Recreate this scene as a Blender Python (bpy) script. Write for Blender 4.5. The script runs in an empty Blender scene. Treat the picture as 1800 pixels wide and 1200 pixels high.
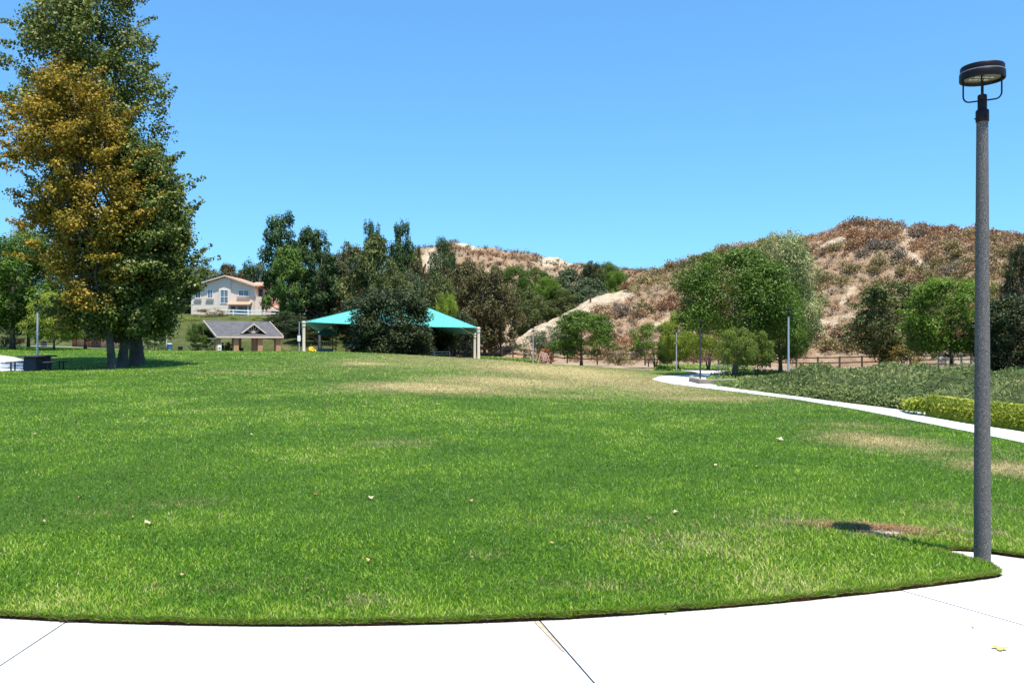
import bpy, bmesh, math, random
import numpy as np
from mathutils import Vector, Matrix
from mathutils.geometry import delaunay_2d_cdt

scene = bpy.context.scene
COL = scene.collection
# ------------------------------------------------------------------ camera
F = 1453.0                      # focal length in photo pixels (photo 1800 wide)
CAMZ = 1.6
cam_d = bpy.data.cameras.new("camera"); cam = bpy.data.objects.new("camera", cam_d)
COL.objects.link(cam); cam.location = (0, 0, CAMZ); cam.rotation_euler = (math.radians(90), 0, 0)
cam_d.sensor_width = 36; cam_d.lens = F/1800*36; cam_d.clip_end = 8000; cam_d.clip_start = 0.05
scene.camera = cam
# ------------------------------------------------------------------ sky, sun, exposure
SUN_EL = math.radians(72.5); SX, SY = 0.52, -0.854
sun_az = math.atan2(SX, SY)
w = bpy.data.worlds.new("World"); scene.world = w; w.use_nodes = True
nt = w.node_tree; bg = nt.nodes["Background"]
sky = nt.nodes.new("ShaderNodeTexSky"); sky.sky_type = 'NISHITA'; sky.sun_disc = False
sky.sun_elevation = SUN_EL; sky.sun_rotation = sun_az
sky.altitude = 300; sky.air_density = 1.0; sky.dust_density = 0.5; sky.ozone_density = 1.5
gm = nt.nodes.new("ShaderNodeGamma"); gm.inputs[1].default_value = 0.68     # the camera's flatter, bluer rendering of the sky
tint = nt.nodes.new("ShaderNodeMix"); tint.data_type = 'RGBA'; tint.blend_type = 'MULTIPLY'; tint.clamp_result = False
tint.inputs[0].default_value = 1; tint.inputs[7].default_value = (.966, 1.97, 2.87, 1)
nt.links.new(sky.outputs[0], gm.inputs[0]); nt.links.new(gm.outputs[0], tint.inputs[6]); nt.links.new(tint.outputs[2], bg.inputs[0])
bg.inputs[1].default_value = 0.078
sd = bpy.data.lights.new("sun", 'SUN'); sd.energy = 5.0; sd.angle = math.radians(0.5); sd.color = (1, .955, .88)
so = bpy.data.objects.new("sun", sd); COL.objects.link(so)
sv = Vector((SX*math.cos(SUN_EL), SY*math.cos(SUN_EL), math.sin(SUN_EL)))
so.rotation_euler = sv.to_track_quat('Z', 'Y').to_euler(); so.location = (0, 0, 50)
vs = scene.view_settings; vs.view_transform = 'Standard'; vs.look = 'None'; vs.gamma = 1; vs.use_curve_mapping = False
vs.exposure = 0.80

# ------------------------------------------------------------------ helpers
R = np.random.default_rng(7); random.seed(7)
def px2(px, py, D): return Vector(((px-900)/F*D, D, CAMZ-(py-600)/F*D))
def zat(py, D): return CAMZ-(py-600)/F*D
def xat(px, D): return (px-900)/F*D

def link(o, parent=None):
    COL.objects.link(o)
    if parent is not None: o.parent = parent
    return o
def thing(name, label, cat, loc=(0,0,0), rz=0, group=None):
    o = bpy.data.objects.new(name, None); link(o); o.empty_display_size = .2
    o.location = loc; o.rotation_euler = (0, 0, rz); tag(o, label, cat, group); return o
def tag(o, label, cat, group=None, kind=None):
    if label: o['label'] = label
    if cat: o['category'] = cat
    if group: o['group'] = group
    if kind: o['kind'] = kind
    return o
def setmat(o, m):
    """material on the object, so that copies can share one mesh"""
    if not o.data.materials: o.data.materials.append(m)
    o.material_slots[0].link = 'OBJECT'; o.material_slots[0].material = m
def copy_tree(o, parent=None):
    c = o.copy(); link(c, parent)
    for ch in o.children: copy_tree(ch, c)
    return c

def np_mesh(name, V, Fc, k, tone=None, mat_idx=None, smooth=False, extra=None):
    """V (n,3), Fc (m,k) face index array, optional per-face tone"""
    me = bpy.data.meshes.new(name)
    V = np.asarray(V, dtype=np.float32); Fc = np.asarray(Fc, dtype=np.int32)
    me.vertices.add(len(V)); me.vertices.foreach_set("co", V.ravel())
    me.loops.add(Fc.size); me.loops.foreach_set("vertex_index", Fc.ravel())
    me.polygons.add(len(Fc)); me.polygons.foreach_set("loop_start", np.arange(0, Fc.size, k, dtype=np.int32))
    if tone is not None:
        a = me.attributes.new("tone", 'FLOAT', 'FACE'); a.data.foreach_set("value", np.asarray(tone, dtype=np.float32))
    if extra is not None:
        for nm, arr in extra.items():
            a = me.attributes.new(nm, 'FLOAT', 'POINT'); a.data.foreach_set("value", np.asarray(arr, dtype=np.float32))
    if smooth: me.polygons.foreach_set("use_smooth", np.ones(len(Fc), dtype=bool))
    me.update(calc_edges=True)
    return me

class MB:
    def __init__(s): s.v = []; s.f = []
    def add(s, vs, fs):
        n = len(s.v); s.v += [tuple(v) for v in vs]; s.f += [tuple(i+n for i in f) for f in fs]; return s
    def box(s, x0, x1, y0, y1, z0, z1):
        v = [(x, y, z) for z in (z0, z1) for y in (y0, y1) for x in (x0, x1)]
        return s.add(v, [(0,2,3,1),(4,5,7,6),(0,1,5,4),(2,6,7,3),(0,4,6,2),(1,3,7,5)])
    def hexa(s, p):   # 8 points, same order as box
        return s.add(p, [(0,2,3,1),(4,5,7,6),(0,1,5,4),(2,6,7,3),(0,4,6,2),(1,3,7,5)])
    def tube(s, pts, rad, seg=8, cap=True):
        pts = [Vector(p) for p in pts]
        if not hasattr(rad, '__len__'): rad = [rad]*len(pts)
        vs = []; fs = []; a = None
        for i, p in enumerate(pts):
            d = (pts[min(i+1, len(pts)-1)]-pts[max(i-1, 0)])
            if d.length < 1e-9: d = Vector((0,0,1))
            d.normalize()
            if a is None: a = d.orthogonal().normalized()
            else:
                a = (a-d*a.dot(d)); a = a.normalized() if a.length > 1e-6 else d.orthogonal().normalized()
            b = d.cross(a)
            for k in range(seg):
                t = 2*math.pi*k/seg; vs.append(p+(a*math.cos(t)+b*math.sin(t))*rad[i])
        for i in range(len(pts)-1):
            for k in range(seg):
                k2 = (k+1) % seg; fs.append((i*seg+k, i*seg+k2, (i+1)*seg+k2, (i+1)*seg+k))
        if cap: fs.append(tuple(range(seg-1, -1, -1))); fs.append(tuple((len(pts)-1)*seg+k for k in range(seg)))
        return s.add(vs, fs)
    def bar(s, a, b, w, h=None):   # rectangular bar from a to b
        a = Vector(a); b = Vector(b); h = h or w; d = (b-a).normalized()
        up = Vector((0,0,1)) if abs(d.z) < .95 else Vector((0,1,0))
        x = d.cross(up).normalized()*w/2; y = x.cross(d).normalized()*h/2
        return s.add([a-x-y, a+x-y, a+x+y, a-x+y, b-x-y, b+x-y, b+x+y, b-x+y],
                     [(0,3,2,1),(4,5,6,7),(0,1,5,4),(1,2,6,5),(2,3,7,6),(3,0,4,7)])
    def lathe(s, prof, seg=32, c=(0,0,0)):
        vs = []; fs = []; n = len(prof)
        for r, z in prof:
            for k in range(seg):
                t = 2*math.pi*k/seg; vs.append((c[0]+r*math.cos(t), c[1]+r*math.sin(t), c[2]+z))
        for i in range(n-1):
            for k in range(seg):
                k2 = (k+1) % seg; fs.append((i*seg+k, i*seg+k2, (i+1)*seg+k2, (i+1)*seg+k))
        fs.append(tuple(range(seg-1, -1, -1))); fs.append(tuple((n-1)*seg+k for k in range(seg)))
        return s.add(vs, fs)
    def build(s, name, m, parent=None, smooth=False, bevel=0):
        me = bpy.data.meshes.new(name); me.from_pydata(s.v, [], s.f); me.update()
        if smooth:
            me.polygons.foreach_set("use_smooth", [True]*len(me.polygons))
            me.set_sharp_from_angle(angle=math.radians(38))
        o = bpy.data.objects.new(name, me); link(o, parent); setmat(o, m)
        if bevel:
            b = o.modifiers.new("bevel", 'BEVEL'); b.width = bevel; b.segments = 2; b.limit_method = 'ANGLE'
        return o

# ------------------------------------------------------------------ materials
def nodes(name):
    m = bpy.data.materials.new(name); m.use_nodes = True; t = m.node_tree
    return m, t, t.nodes["Principled BSDF"]
def N(t, typ, **kw):
    n = t.nodes.new(typ)
    for k, v in kw.items(): setattr(n, k, v)
    return n
def noise(t, scale, detail=4, rough=.55, vec=None, dist=0):
    n = N(t, "ShaderNodeTexNoise"); n.inputs["Scale"].default_value = scale; n.inputs["Detail"].default_value = detail
    n.inputs["Roughness"].default_value = rough; n.inputs["Distortion"].default_value = dist
    if vec is not None: t.links.new(vec, n.inputs["Vector"])
    return n.outputs["Fac"]
def ramp(t, fac, stops):
    r = N(t, "ShaderNodeValToRGB"); e = r.color_ramp.elements
    while len(e) < len(stops): e.new(.5)
    for i, (p, c) in enumerate(stops):
        e[i].position = p; e[i].color = (*c, 1) if len(c) == 3 else c
    t.links.new(fac, r.inputs[0]); return r.outputs[0]
def mix(t, fac, a, b, typ='MIX'):
    n = N(t, "ShaderNodeMix", data_type='RGBA', blend_type=typ)
    for s, v in ((n.inputs[0], fac), (n.inputs[6], a), (n.inputs[7], b)):
        if hasattr(v, 'is_linked') or hasattr(v, 'links'): t.links.new(v, s)
        elif isinstance(v, tuple): s.default_value = (*v, 1) if len(v) == 3 else v
        else: s.default_value = v
    return n.outputs[2]
def geo_pos(t): return N(t, "ShaderNodeNewGeometry").outputs["Position"]
def objco(t): return N(t, "ShaderNodeTexCoord").outputs["Object"]
def bump(t, p, h, strength, dist=.02):
    b = N(t, "ShaderNodeBump"); b.inputs["Strength"].default_value = strength; b.inputs["Distance"].default_value = dist
    t.links.new(h, b.inputs["Height"]); t.links.new(b.outputs[0], p.inputs["Normal"])
def attr(t, name): return N(t, "ShaderNodeAttribute", attribute_name=name).outputs["Fac"]

def plain(name, c, rough=.7, metal=0, var=.15, scale=3, bmp=0, spec=.5, world=False):
    m, t, p = nodes(name)
    co = geo_pos(t) if world else objco(t)
    n = noise(t, scale, 6, .6, co)
    a = tuple(x*(1-var) for x in c); b = tuple(min(1, x*(1+var)) for x in c)
    t.links.new(ramp(t, n, [(.3, a), (.7, b)]), p.inputs["Base Color"])
    p.inputs["Roughness"].default_value = rough; p.inputs["Metallic"].default_value = metal
    p.inputs["Specular IOR Level"].default_value = spec
    if bmp: bump(t, p, noise(t, scale*8, 5, .6, co), bmp, .01)
    return m

def leafmat(name, stops, trans=.35, rough=.55, spec=.3, var=.0):
    """leaf: colour per leaf from its own 'tone' value; light passes through partly"""
    m, t, p = nodes(name)
    tn = attr(t, "tone")
    c = ramp(t, tn, stops)
    if var:
        oi = N(t, "ShaderNodeObjectInfo").outputs["Random"]
        h = N(t, "ShaderNodeHueSaturation")
        mr = N(t, "ShaderNodeMapRange"); mr.inputs[3].default_value = 1-var; mr.inputs[4].default_value = 1+var
        t.links.new(oi, mr.inputs[0]); t.links.new(mr.outputs[0], h.inputs["Value"]); t.links.new(c, h.inputs["Color"]); c = h.outputs[0]
    t.links.new(c, p.inputs["Base Color"]); p.inputs["Roughness"].default_value = rough
    p.inputs["Specular IOR Level"].default_value = spec
    tr = N(t, "ShaderNodeBsdfTranslucent"); t.links.new(c, tr.inputs[0])
    mx = N(t, "ShaderNodeMixShader"); mx.inputs[0].default_value = trans
    t.links.new(p.outputs[0], mx.inputs[1]); t.links.new(tr.outputs[0], mx.inputs[2])
    t.links.new(mx.outputs[0], t.nodes["Material Output"].inputs[0])
    return m
def sc(c, k): return tuple(x*k for x in c)

bark = plain("bark", (.10,.075,.055), .9, var=.4, scale=2.5, bmp=.6)
bark_pale = plain("bark_pale", (.075,.062,.05), .9, var=.45, scale=2, bmp=.6)
black_metal = plain("black_metal", (.008,.006,.008), .45, var=.2, spec=.2)
dark_metal = plain("dark_metal", (.03,.03,.035), .5, var=.2)
silver = plain("silver_paint", (.42,.45,.5), .4, .2, var=.06)
white_paint = plain("white_paint", (.8,.8,.77), .5, var=.04)
cream_paint = plain("cream_paint", (.70,.62,.48), .45, var=.06)
brown_wood = plain("brown_wood", (.085,.048,.03), .85, var=.35, scale=4)
green_wood = plain("weathered_wood", (.17,.19,.16), .85, var=.25, scale=4)
teal, t, p = nodes("teal_fabric"); co = objco(t)
wv_ = N(t, "ShaderNodeTexWave"); wv_.inputs["Scale"].default_value = .28; wv_.inputs["Distortion"].default_value = .3; t.links.new(co, wv_.inputs["Vector"])
c = ramp(t, noise(t, .5, 6, .6, co), [(.3,(.075,.34,.30)),(.7,(.098,.42,.37))]); c = mix(t, 1.0, c, ramp(t, wv_.outputs["Fac"], [(0,(.72,.76,.78)),(.03,(1,1,1))]), 'MULTIPLY')
t.links.new(c, p.inputs["Base Color"]); p.inputs["Roughness"].default_value = .8; p.inputs["Specular IOR Level"].default_value = .2; bump(t, p, noise(t, 1.1, 4, .6, co), .5, .25)
dark_green_roof = plain("dark_green_plastic", (.02,.10,.085), .5, var=.1)
tan_plastic = plain("tan_plastic", (.5,.36,.2), .5, var=.08)
dark_plastic = plain("dark_plastic", (.02,.022,.03), .5)
brickm = plain("shelter_masonry", (.40,.24,.13), .9, var=.12, scale=6)
stucco = plain("cream_stucco", (.72,.60,.50), .95, var=.05, scale=1.5, bmp=.1)
salmon = plain("salmon_stucco", (.55,.32,.24), .95, var=.07, scale=1.5)
tilem = plain("clay_tile", (.42,.24,.15), .85, var=.25, scale=3)
glassm = plain("window_glass", (.12,.16,.2), .08, var=.2, spec=.8)
darkglass = plain("dark_glass", (.02,.03,.04), .08, var=.2, spec=.6)
concm = None
# ------------------------------------------------------------------ terrain height
ctl = []
for X, Y in ((-9,1),(0,1),(9,1),(-9,5),(-4,5),(0,5),(4,5),(9,5),(-5,9),(0,9),(5,9),(-12,13),(13,12)): ctl.append((X, Y, 0))
for p, D, z in ((0,15,.05),(900,15,.02),(1800,14,0),(230,40,.28),(0,40,.25),(60,48,.55),(230,60,.8),(0,70,.95),(400,70,.75),
    (620,75,.57),(830,75,0.02),(1000,75,-.46),(1150,70,-.81),(700,40,.22),(700,25,.1),(1100,40,-.33),(1100,25,-.14),(1386,40,-.38),
    (1380,25,-.15),(1231,50,-.72),(1148,48,-.62),(1189,70,-.82),(937,85,-.56),(1263,92,-.93),(1400,90,-1.3),(1552,90,-1.1),
    (1032,95,-1.0),(889,108,-.5),(541,86,.1),(840,88,-.33),(35,80,1.02),(35,95,1.15),(150,90,.9),(300,92,.3),(400,95,-.3),(700,95,-.2),
    (1700,60,-.5),(1700,30,-.2),(2300,40,-.3),(-600,50,.6),(1640,75,-.8),(900,60,-.1),(500,50,.5)):
    ctl.append((xat(p, D), D, z))
ctl = np.array(ctl); _c = 5.0
def _ker(a, b): return np.sqrt(((a[:, None, :]-b[None, :, :])**2).sum(-1)+_c*_c)
A = _ker(ctl[:, :2], ctl[:, :2]); NC = len(ctl); P = np.hstack([np.ones((NC, 1)), ctl[:, :2]])
M_ = np.block([[A-np.eye(NC)*.02, P], [P.T, np.zeros((3, 3))]])
wts = np.linalg.solve(M_, np.concatenate([ctl[:, 2], np.zeros(3)]))
def H(x, y):
    x = np.atleast_1d(np.asarray(x, float)); y = np.atleast_1d(np.asarray(y, float))
    yc = np.clip(y, 0, 112); lim = 14+yc*.85; xc = np.clip(x, -lim, lim)
    q = np.stack([xc.ravel(), yc.ravel()], 1); out = np.empty(len(q))
    for i in range(0, len(q), 20000):
        qq = q[i:i+20000]; out[i:i+20000] = _ker(qq, ctl[:, :2]) @ wts[:NC] + wts[NC] + qq @ wts[NC+1:]
    near = np.clip((yc.ravel()-6)/5, 0, 1); near = near*near*(3-2*near)
    return (np.clip(out, -1.6, 1.4)*near).reshape(x.shape)
def h1(x, y): return float(H(x, y)[0])
def hit(px, py, lo=3.0, hi=110):
    Ds = np.arange(lo, hi, .05); x = (px-900)/F*Ds; z = CAMZ-(py-600)/F*Ds
    k = np.where(z <= H(x, Ds))[0]; D = Ds[k[0]] if len(k) else hi
    return (float((px-900)/F*D), float(D))
def on(px, D, dz=0):
    x = xat(px, D); return Vector((x, D, hfull(x, D)+dz))

def vnoise(x, y, seed=0):
    xi = np.floor(x).astype(int); yi = np.floor(y).astype(int); fx = x-xi; fy = y-yi
    fx = fx*fx*(3-2*fx); fy = fy*fy*(3-2*fy)
    def h(a, b):
        k = (a*374761393+b*668265263+seed*974634777) & 0xffffffff
        k = ((k ^ (k >> 13))*1274126177) & 0xffffffff; return ((k ^ (k >> 16)) & 0xffff)/65535.
    return (h(xi, yi)*(1-fx)+h(xi+1, yi)*fx)*(1-fy)+(h(xi, yi+1)*(1-fx)+h(xi+1, yi+1)*fx)*fy
# hills behind: table of heights over photo column and distance
us = np.array([-900,-300,0,300,560,640,740,810,860,900,960,1010,1060,1140,1200,1300,1500])
Dk = np.array([98,107,122,140,152,170,200,280,340,420])
crest = np.array([14,12,12,12,14,20,31.5,34.7,32.2,30.5,29.5,27,25.5,24,23,22,20.])
T = np.zeros((len(us), len(Dk)))
for i, u in enumerate(us):
    c = crest[i]
    if u <= 560: row = [-.4, 1.4, 3.8, 5.9, 6.3, 6.5, 7.2, c, c*.8, -6]
    elif u == 640: row = [-1.5, .3, 2.4, 4.8, 6, 7.5, 11, c, c*.6, -6]
    else: row = [-2.2, -.9, .8, 3.6, 5, 8, 14, c, c*.5, -6]
    T[i] = row
T[0] += 1; T[1, 0] = 1.0; T[2, 0] = 1.0; T[1, 1] = 1.6; T[2, 1] = 1.6
def _cr(p0, p1, p2, p3, t): return .5*((2*p1)+(-p0+p2)*t+(2*p0-5*p1+4*p2-p3)*t*t+(-p0+3*p1-3*p2+p3)*t**3)
def fbm(x, y, seed=0, o=4):
    s = 0; a = .5
    for k in range(o): s = s+a*(vnoise(x*2**k, y*2**k, seed+k)-.5); a *= .5
    return s
def Hbg(u, D):
    u = np.asarray(u, float); D = np.asarray(D, float)
    ui = np.clip(np.searchsorted(us, u)-1, 0, len(us)-2); ut = np.clip((u-us[ui])/(us[ui+1]-us[ui]), 0, 1); ut = ut*ut*(3-2*ut)
    di = np.clip(np.searchsorted(Dk, D)-1, 0, len(Dk)-2); dt = np.clip((D-Dk[di])/(Dk[di+1]-Dk[di]), 0, 1)
    z = 0
    for uu, wu in ((ui, 1-ut), (ui+1, ut)):
        g = lambda k: T[uu, np.clip(k, 0, len(Dk)-1)]
        z = z+wu*_cr(g(di-1), g(di), g(di+1), g(di+2), dt)
    x = (u-900)/F*D
    return z+fbm(x*.07, D*.07, 3)*np.clip((D-110)/60, 0, 1)*4*np.where(u > 600, 1, .25)+fbm(x*.3, D*.3, 9)*np.clip((D-100)/40, 0, 1)*1.0*np.where(u > 600, 1, .3)
# hill on the right: base line and crest line per photo column
rc = np.array([(866,619,116),(890,603,118),(940,577,122),(990,552,127),(1040,529,132),(1080,517,137),(1105,508,140),(1122,492,143),(1140,484,146),
 (1160,477,147),(1200,461,147),(1240,450,146),(1290,439,144),(1340,432,142),(1400,428,141),(1440,418,139),(1480,407,137),(1520,399,136),(1555,396,135),
 (1590,403,134),(1640,406,132),(1700,411,130),(1760,419,128),(1830,432,126),(1950,440,124),(2300,455,122),(2900,470,120)], float)
rb = np.array([(866,112),(972,104),(1050,99),(1134,96),(1263,96),(1400,94),(1552,92),(1640,86),(1720,76),(1850,70),(2300,66),(2900,60)], float)
def Hr(u, t):
    Dc = np.interp(u, rc[:, 0], rc[:, 2]); zc = CAMZ-(np.interp(u, rc[:, 0], rc[:, 1])-600)/F*Dc
    Db = np.interp(u, rb[:, 0], rb[:, 1]); D = Db+(Dc-Db)*t
    zb = H((u-900)/F*Db, Db)-.1
    tt = np.clip(t, 0, 1); f = .62*tt+.38*tt*tt*(3-2*tt)+.10*np.sin(math.pi*tt)
    z = zb+(zc-zb)*f; z = np.where(t > 1, z-(t-1)**2*(zc+6)*1.0-(t-1)*2, z)
    x = (u-900)/F*D; am = np.clip(zc-zb-1, 0, 14)/14*np.sin(math.pi*np.clip(tt, 0, 1))**.6
    z = z+fbm(x*.09+D*.03, D*.05, 21)*am*6+fbm(x*.35, D*.3, 31)*(.25+.75*am)*1.3*np.clip(t*4, 0, 1)
    return x, D, z
def hfull(x, y):
    z = h1(x, y)
    if y > 96:
        u = 900+F*x/y; b = float(Hbg(u, y))
        k = min(1, (y-96)/8); z = z*(1-k)+b*k if u < 870 else (b if y > 112 else z)
    return z

# ------------------------------------------------------------------ ground materials
gm_, t, p = nodes("dry_ground"); pos = geo_pos(t)
c = ramp(t, noise(t, .25, 8, .65, pos), [(.3,(.13,.085,.05)),(.5,(.26,.19,.12)),(.7,(.40,.31,.21))])
t.links.new(c, p.inputs["Base Color"]); p.inputs["Roughness"].default_value = 1; bump(t, p, noise(t, 6, 6, .7, pos), .5, .05)
ground_mat = gm_
# lawn: green with dry straw patches given by the attribute 'dry'
lawn_mat, t, p = nodes("lawn"); pos = geo_pos(t); dry = attr(t, "dry")
n1 = noise(t, .35, 6, .6, pos); n2 = noise(t, 3.2, 6, .7, pos); n3 = noise(t, 26, 4, .7, pos)
g1 = ramp(t, n1, [(.36,(.022,.058,.007)),(.5,(.040,.092,.009)),(.66,(.070,.125,.013))])
g2 = ramp(t, n2, [(.3,(.026,.070,.007)),(.55,(.050,.108,.011)),(.75,(.088,.145,.020))])
g = mix(t, .5, g1, g2)
g = mix(t, ramp(t, n3, [(.35,(.0,.0,.0)),(.7,(.85,.85,.85))]), g, mix(t, .5, g, (.09,.165,.02)))
g = mix(t, .8, g, ramp(t, n3, [(.25,(.25,.25,.25)),(.5,(.85,.85,.85)),(.75,(1.35,1.35,1.35))]), 'MULTIPLY')
dn = N(t, "ShaderNodeMath", operation='ADD'); t.links.new(dry, dn.inputs[0])
ms = N(t, "ShaderNodeMath", operation='MULTIPLY_ADD'); t.links.new(noise(t, 1.6, 6, .75, pos), ms.inputs[0]); ms.inputs[1].default_value = 1.1; ms.inputs[2].default_value = -.56
t.links.new(ms.outputs[0], dn.inputs[1])
df = ramp(t, dn.outputs[0], [(.18,(0,0,0)),(.75,(1,1,1))])
st = ramp(t, n3, [(.3,(.20,.17,.06)),(.7,(.46,.38,.17))])
g = mix(t, df, g, st); t.links.new(g, p.inputs["Base Color"])
p.inputs["Roughness"].default_value = .9; p.inputs["Specular IOR Level"].default_value = .15
bump(t, p, noise(t, 38, 5, .7, pos), .9, .03)
soil_mat = plain("turf_edge_soil", (.045,.02,.010), 1, var=.6, scale=30, bmp=.8, spec=.1)
# concrete
concrete, t, p = nodes("pale_concrete"); pos = geo_pos(t)
c = ramp(t, noise(t, 1.3, 8, .65, pos), [(.3,(.46,.44,.40)),(.7,(.66,.64,.60))])
sp = ramp(t, noise(t, 160, 2, .5, pos), [(.30,(.6,.57,.52)),(.42,(1,1,1))]); c = mix(t, .35, c, sp, 'MULTIPLY')
v = N(t, "ShaderNodeMapping"); v.inputs["Scale"].default_value = (2, 22, 1); v.inputs["Rotation"].default_value = (0,0,.35); t.links.new(pos, v.inputs["Vector"])
stn = ramp(t, noise(t, .8, 5, .7, v.outputs[0]), [(.66,(1,1,1)),(.73,(.45,.38,.28))]); c = mix(t, .85, c, stn, 'MULTIPLY')
t.links.new(c, p.inputs["Base Color"]); p.inputs["Roughness"].default_value = .9; bump(t, p, noise(t, 220, 3, .6, pos), .25, .003)

# ------------------------------------------------------------------ the ground sheet, to the horizon
gx = np.concatenate([[-4000,-1500,-500,-250], np.arange(-150, 151, 3), [250,500,1500,4000]]).astype(float)
gy = np.concatenate([[-4000,-1000,-200,-60,-20,-8], np.arange(0, 126, 3), [200,500,1500,4000]]).astype(float)
GX, GY = np.meshgrid(gx, gy); GZ = H(GX, GY)-.10
GZ = np.where(GY < 9, -.12, GZ); GZ = np.where((np.abs(GX) > 180) | (GY > 130), np.minimum(GZ, -1.5), GZ)
idx = np.arange(GX.size).reshape(GX.shape)
FQ = np.stack([idx[:-1,:-1], idx[:-1,1:], idx[1:,1:], idx[1:,:-1]], -1).reshape(-1, 4)
o = bpy.data.objects.new("ground", np_mesh("ground", np.stack([GX, GY, GZ], -1).reshape(-1, 3), FQ, 4, smooth=True)); link(o); setmat(o, ground_mat); tag(o, None, None, kind='structure')

def inside(poly, x, y):
    poly = np.asarray(poly); r = np.zeros(np.shape(x), bool); j = len(poly)-1
    for i in range(len(poly)):
        xi, yi = poly[i]; xj, yj = poly[j]
        c = ((yi > y) != (yj > y)) & (x < (xj-xi)*(y-yi)/((yj-yi) if yj != yi else 1e-9)+xi)
        r ^= c; j = i
    return r
def dense(poly, step):
    out = []
    for a, b in zip(poly, poly[1:]+poly[:1]):
        d = math.hypot(b[0]-a[0], b[1]-a[1]); k = max(1, int(d/step(a)))
        out += [(a[0]+(b[0]-a[0])*i/k, a[1]+(b[1]-a[1])*i/k) for i in range(k)]
    return out
def smooth_line(p, it=2):
    for _ in range(it):
        q = [p[0]]
        for a, b in zip(p, p[1:]): q += [(a[0]*.75+b[0]*.25, a[1]*.75+b[1]*.25), (a[0]*.25+b[0]*.75, a[1]*.25+b[1]*.75)]
        p = q+[p[-1]]
    return p
def sheet(name, poly, inner, dz, m, parent=None, kind='structure', skirt=0, skirt_mat=None, zf=None):
    """a sheet with a polygon outline following the ground"""
    npol = len(poly); pts = list(poly)+[q for q in inner]
    e = [(i, (i+1) % npol) for i in range(npol)]
    v2, _, fs, _, _, _ = delaunay_2d_cdt([Vector(q) for q in pts], e, [], 1, 1e-5)
    v2 = np.array([tuple(q) for q in v2]); z = (H(v2[:, 0], v2[:, 1]) if zf is None else zf(v2[:, 0], v2[:, 1]))+dz
    me = bpy.data.meshes.new(name); V = [(a[0], a[1], b) for a, b in zip(v2, z)]
    F_ = [tuple(f) for f in fs]
    a2 = sum((V[f[1]][0]-V[f[0]][0])*(V[f[2]][1]-V[f[0]][1])-(V[f[2]][0]-V[f[0]][0])*(V[f[1]][1]-V[f[0]][1]) for f in F_)
    if a2 < 0: F_ = [f[::-1] for f in F_]
    nf = len(F_)
    if skirt:
        zz = H(np.array([q[0] for q in poly]), np.array([q[1] for q in poly]))+dz
        b0 = len(V)
        for q, z0 in zip(poly, zz): V.append((q[0], q[1], z0)); V.append((q[0], q[1], z0-skirt))
        for i in range(npol):
            j = (i+1) % npol; F_.append((b0+2*i, b0+2*i+1, b0+2*j+1, b0+2*j))
    me.from_pydata(V, [], F_); me.update()
    o = bpy.data.objects.new(name, me); link(o, parent); me.materials.append(m)
    me.polygons.foreach_set("use_smooth", [i < nf for i in range(len(F_))])
    if skirt and skirt_mat:
        me.materials.append(skirt_mat); me.polygons.foreach_set("material_index", [0 if i < nf else 1 for i in range(len(F_))])
    if parent is None and kind: o['kind'] = kind
    return o, np.array(V)

# lawn outline
edge_near = smooth_line([(-16,11),(-11,8),(-8,6.3),(-5,5.2),(-2.95,4.76),(-1.93,4.665),(-1.09,4.64),(.146,4.72),(1.37,4.985),(2.16,5.21),(2.9,5.46),(3.27,5.60)], 2)
notch = smooth_line([(3.27,5.60),(3.34,5.66),(3.36,5.78),(3.355,5.87),(3.32,5.97),(3.25,6.08),(3.21,6.22),(3.28,6.31),(3.45,6.33),(3.66,6.2),(3.8,6.08),(4.6,5.75),(6,5.2),(8,4.2),(12,2)], 1)
pmid = [(2600,940),(2000,812),(1800,770),(1620,737),(1500,716),(1400,700),(1300,689),(1200,673),(1165,668),(1225,658)]
back = [(1196,652),(1120,650),(1050,645),(1000,642),(937,638.5)]
lawn_poly = edge_near+notch[1:]+[hit(*q) for q in pmid]+[hit(*q) for q in back]+\
    [(xat(a, D), D) for a, D in ((840,84),(700,82),(560,82),(300,86),(150,93),(0,98),(-400,100))]+[(-75,60),(-50,30)]
lawn_poly = dense(lawn_poly, lambda a: .03 if a[1] < 7.5 and abs(a[0]) < 5 else .12 if a[1] < 7.5 and abs(a[0]) < 14 else 1.5)
lawn_poly = [(x, y+(.016*float(vnoise(np.array([x*5.]), np.array([1.]), 3)[0])+.010*float(vnoise(np.array([x*21.]), np.array([2.]), 4)[0])-.013 if y < 7.5 and abs(x) < 9 else 0)) for x, y in lawn_poly]
# dry patches: centre column, row, half width, half height in the photo, strength, laid down on the ground
dryb = []
for a, b, wv, hv, s in ((760,682,150,10,.95),(900,672,150,12,.8),(980,652,150,13,.85),(1080,668,140,15,.85),(1150,684,110,9,.7),(640,640,60,4,.9),(1240,702,120,6,.75),(900,694,220,5,.5),
    (1545,778,85,20,.8),(1650,795,110,12,.4),(1780,828,80,16,.9),(770,632,150,6,.45),(900,638,120,8,.6),(1200,692,90,7,.6),(700,782,70,9,.35),(1500,750,80,8,.4),
    (1360,925,90,16,.3),(1200,960,130,22,.25),(1690,940,14,6,.7),(1745,942,18,6,.75),(1558,942,52,7,1.0),(430,655,130,3,.4),(640,1065,50,8,.35),(330,890,70,9,.25),(1080,925,140,14,.2),(850,985,50,8,.22),(180,905,70,12,.2),(1700,900,110,16,.22),(1050,1040,160,14,.16),(420,1040,140,14,.14)):
    c0 = hit(a, b); cx = hit(a+wv, b); u_ = hit(a, b-hv); l_ = hit(a, b+hv)
    dryb.append((c0[0], c0[1], abs(cx[0]-c0[0]), max(.12, (u_[1]-l_[1])/2), s))
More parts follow.
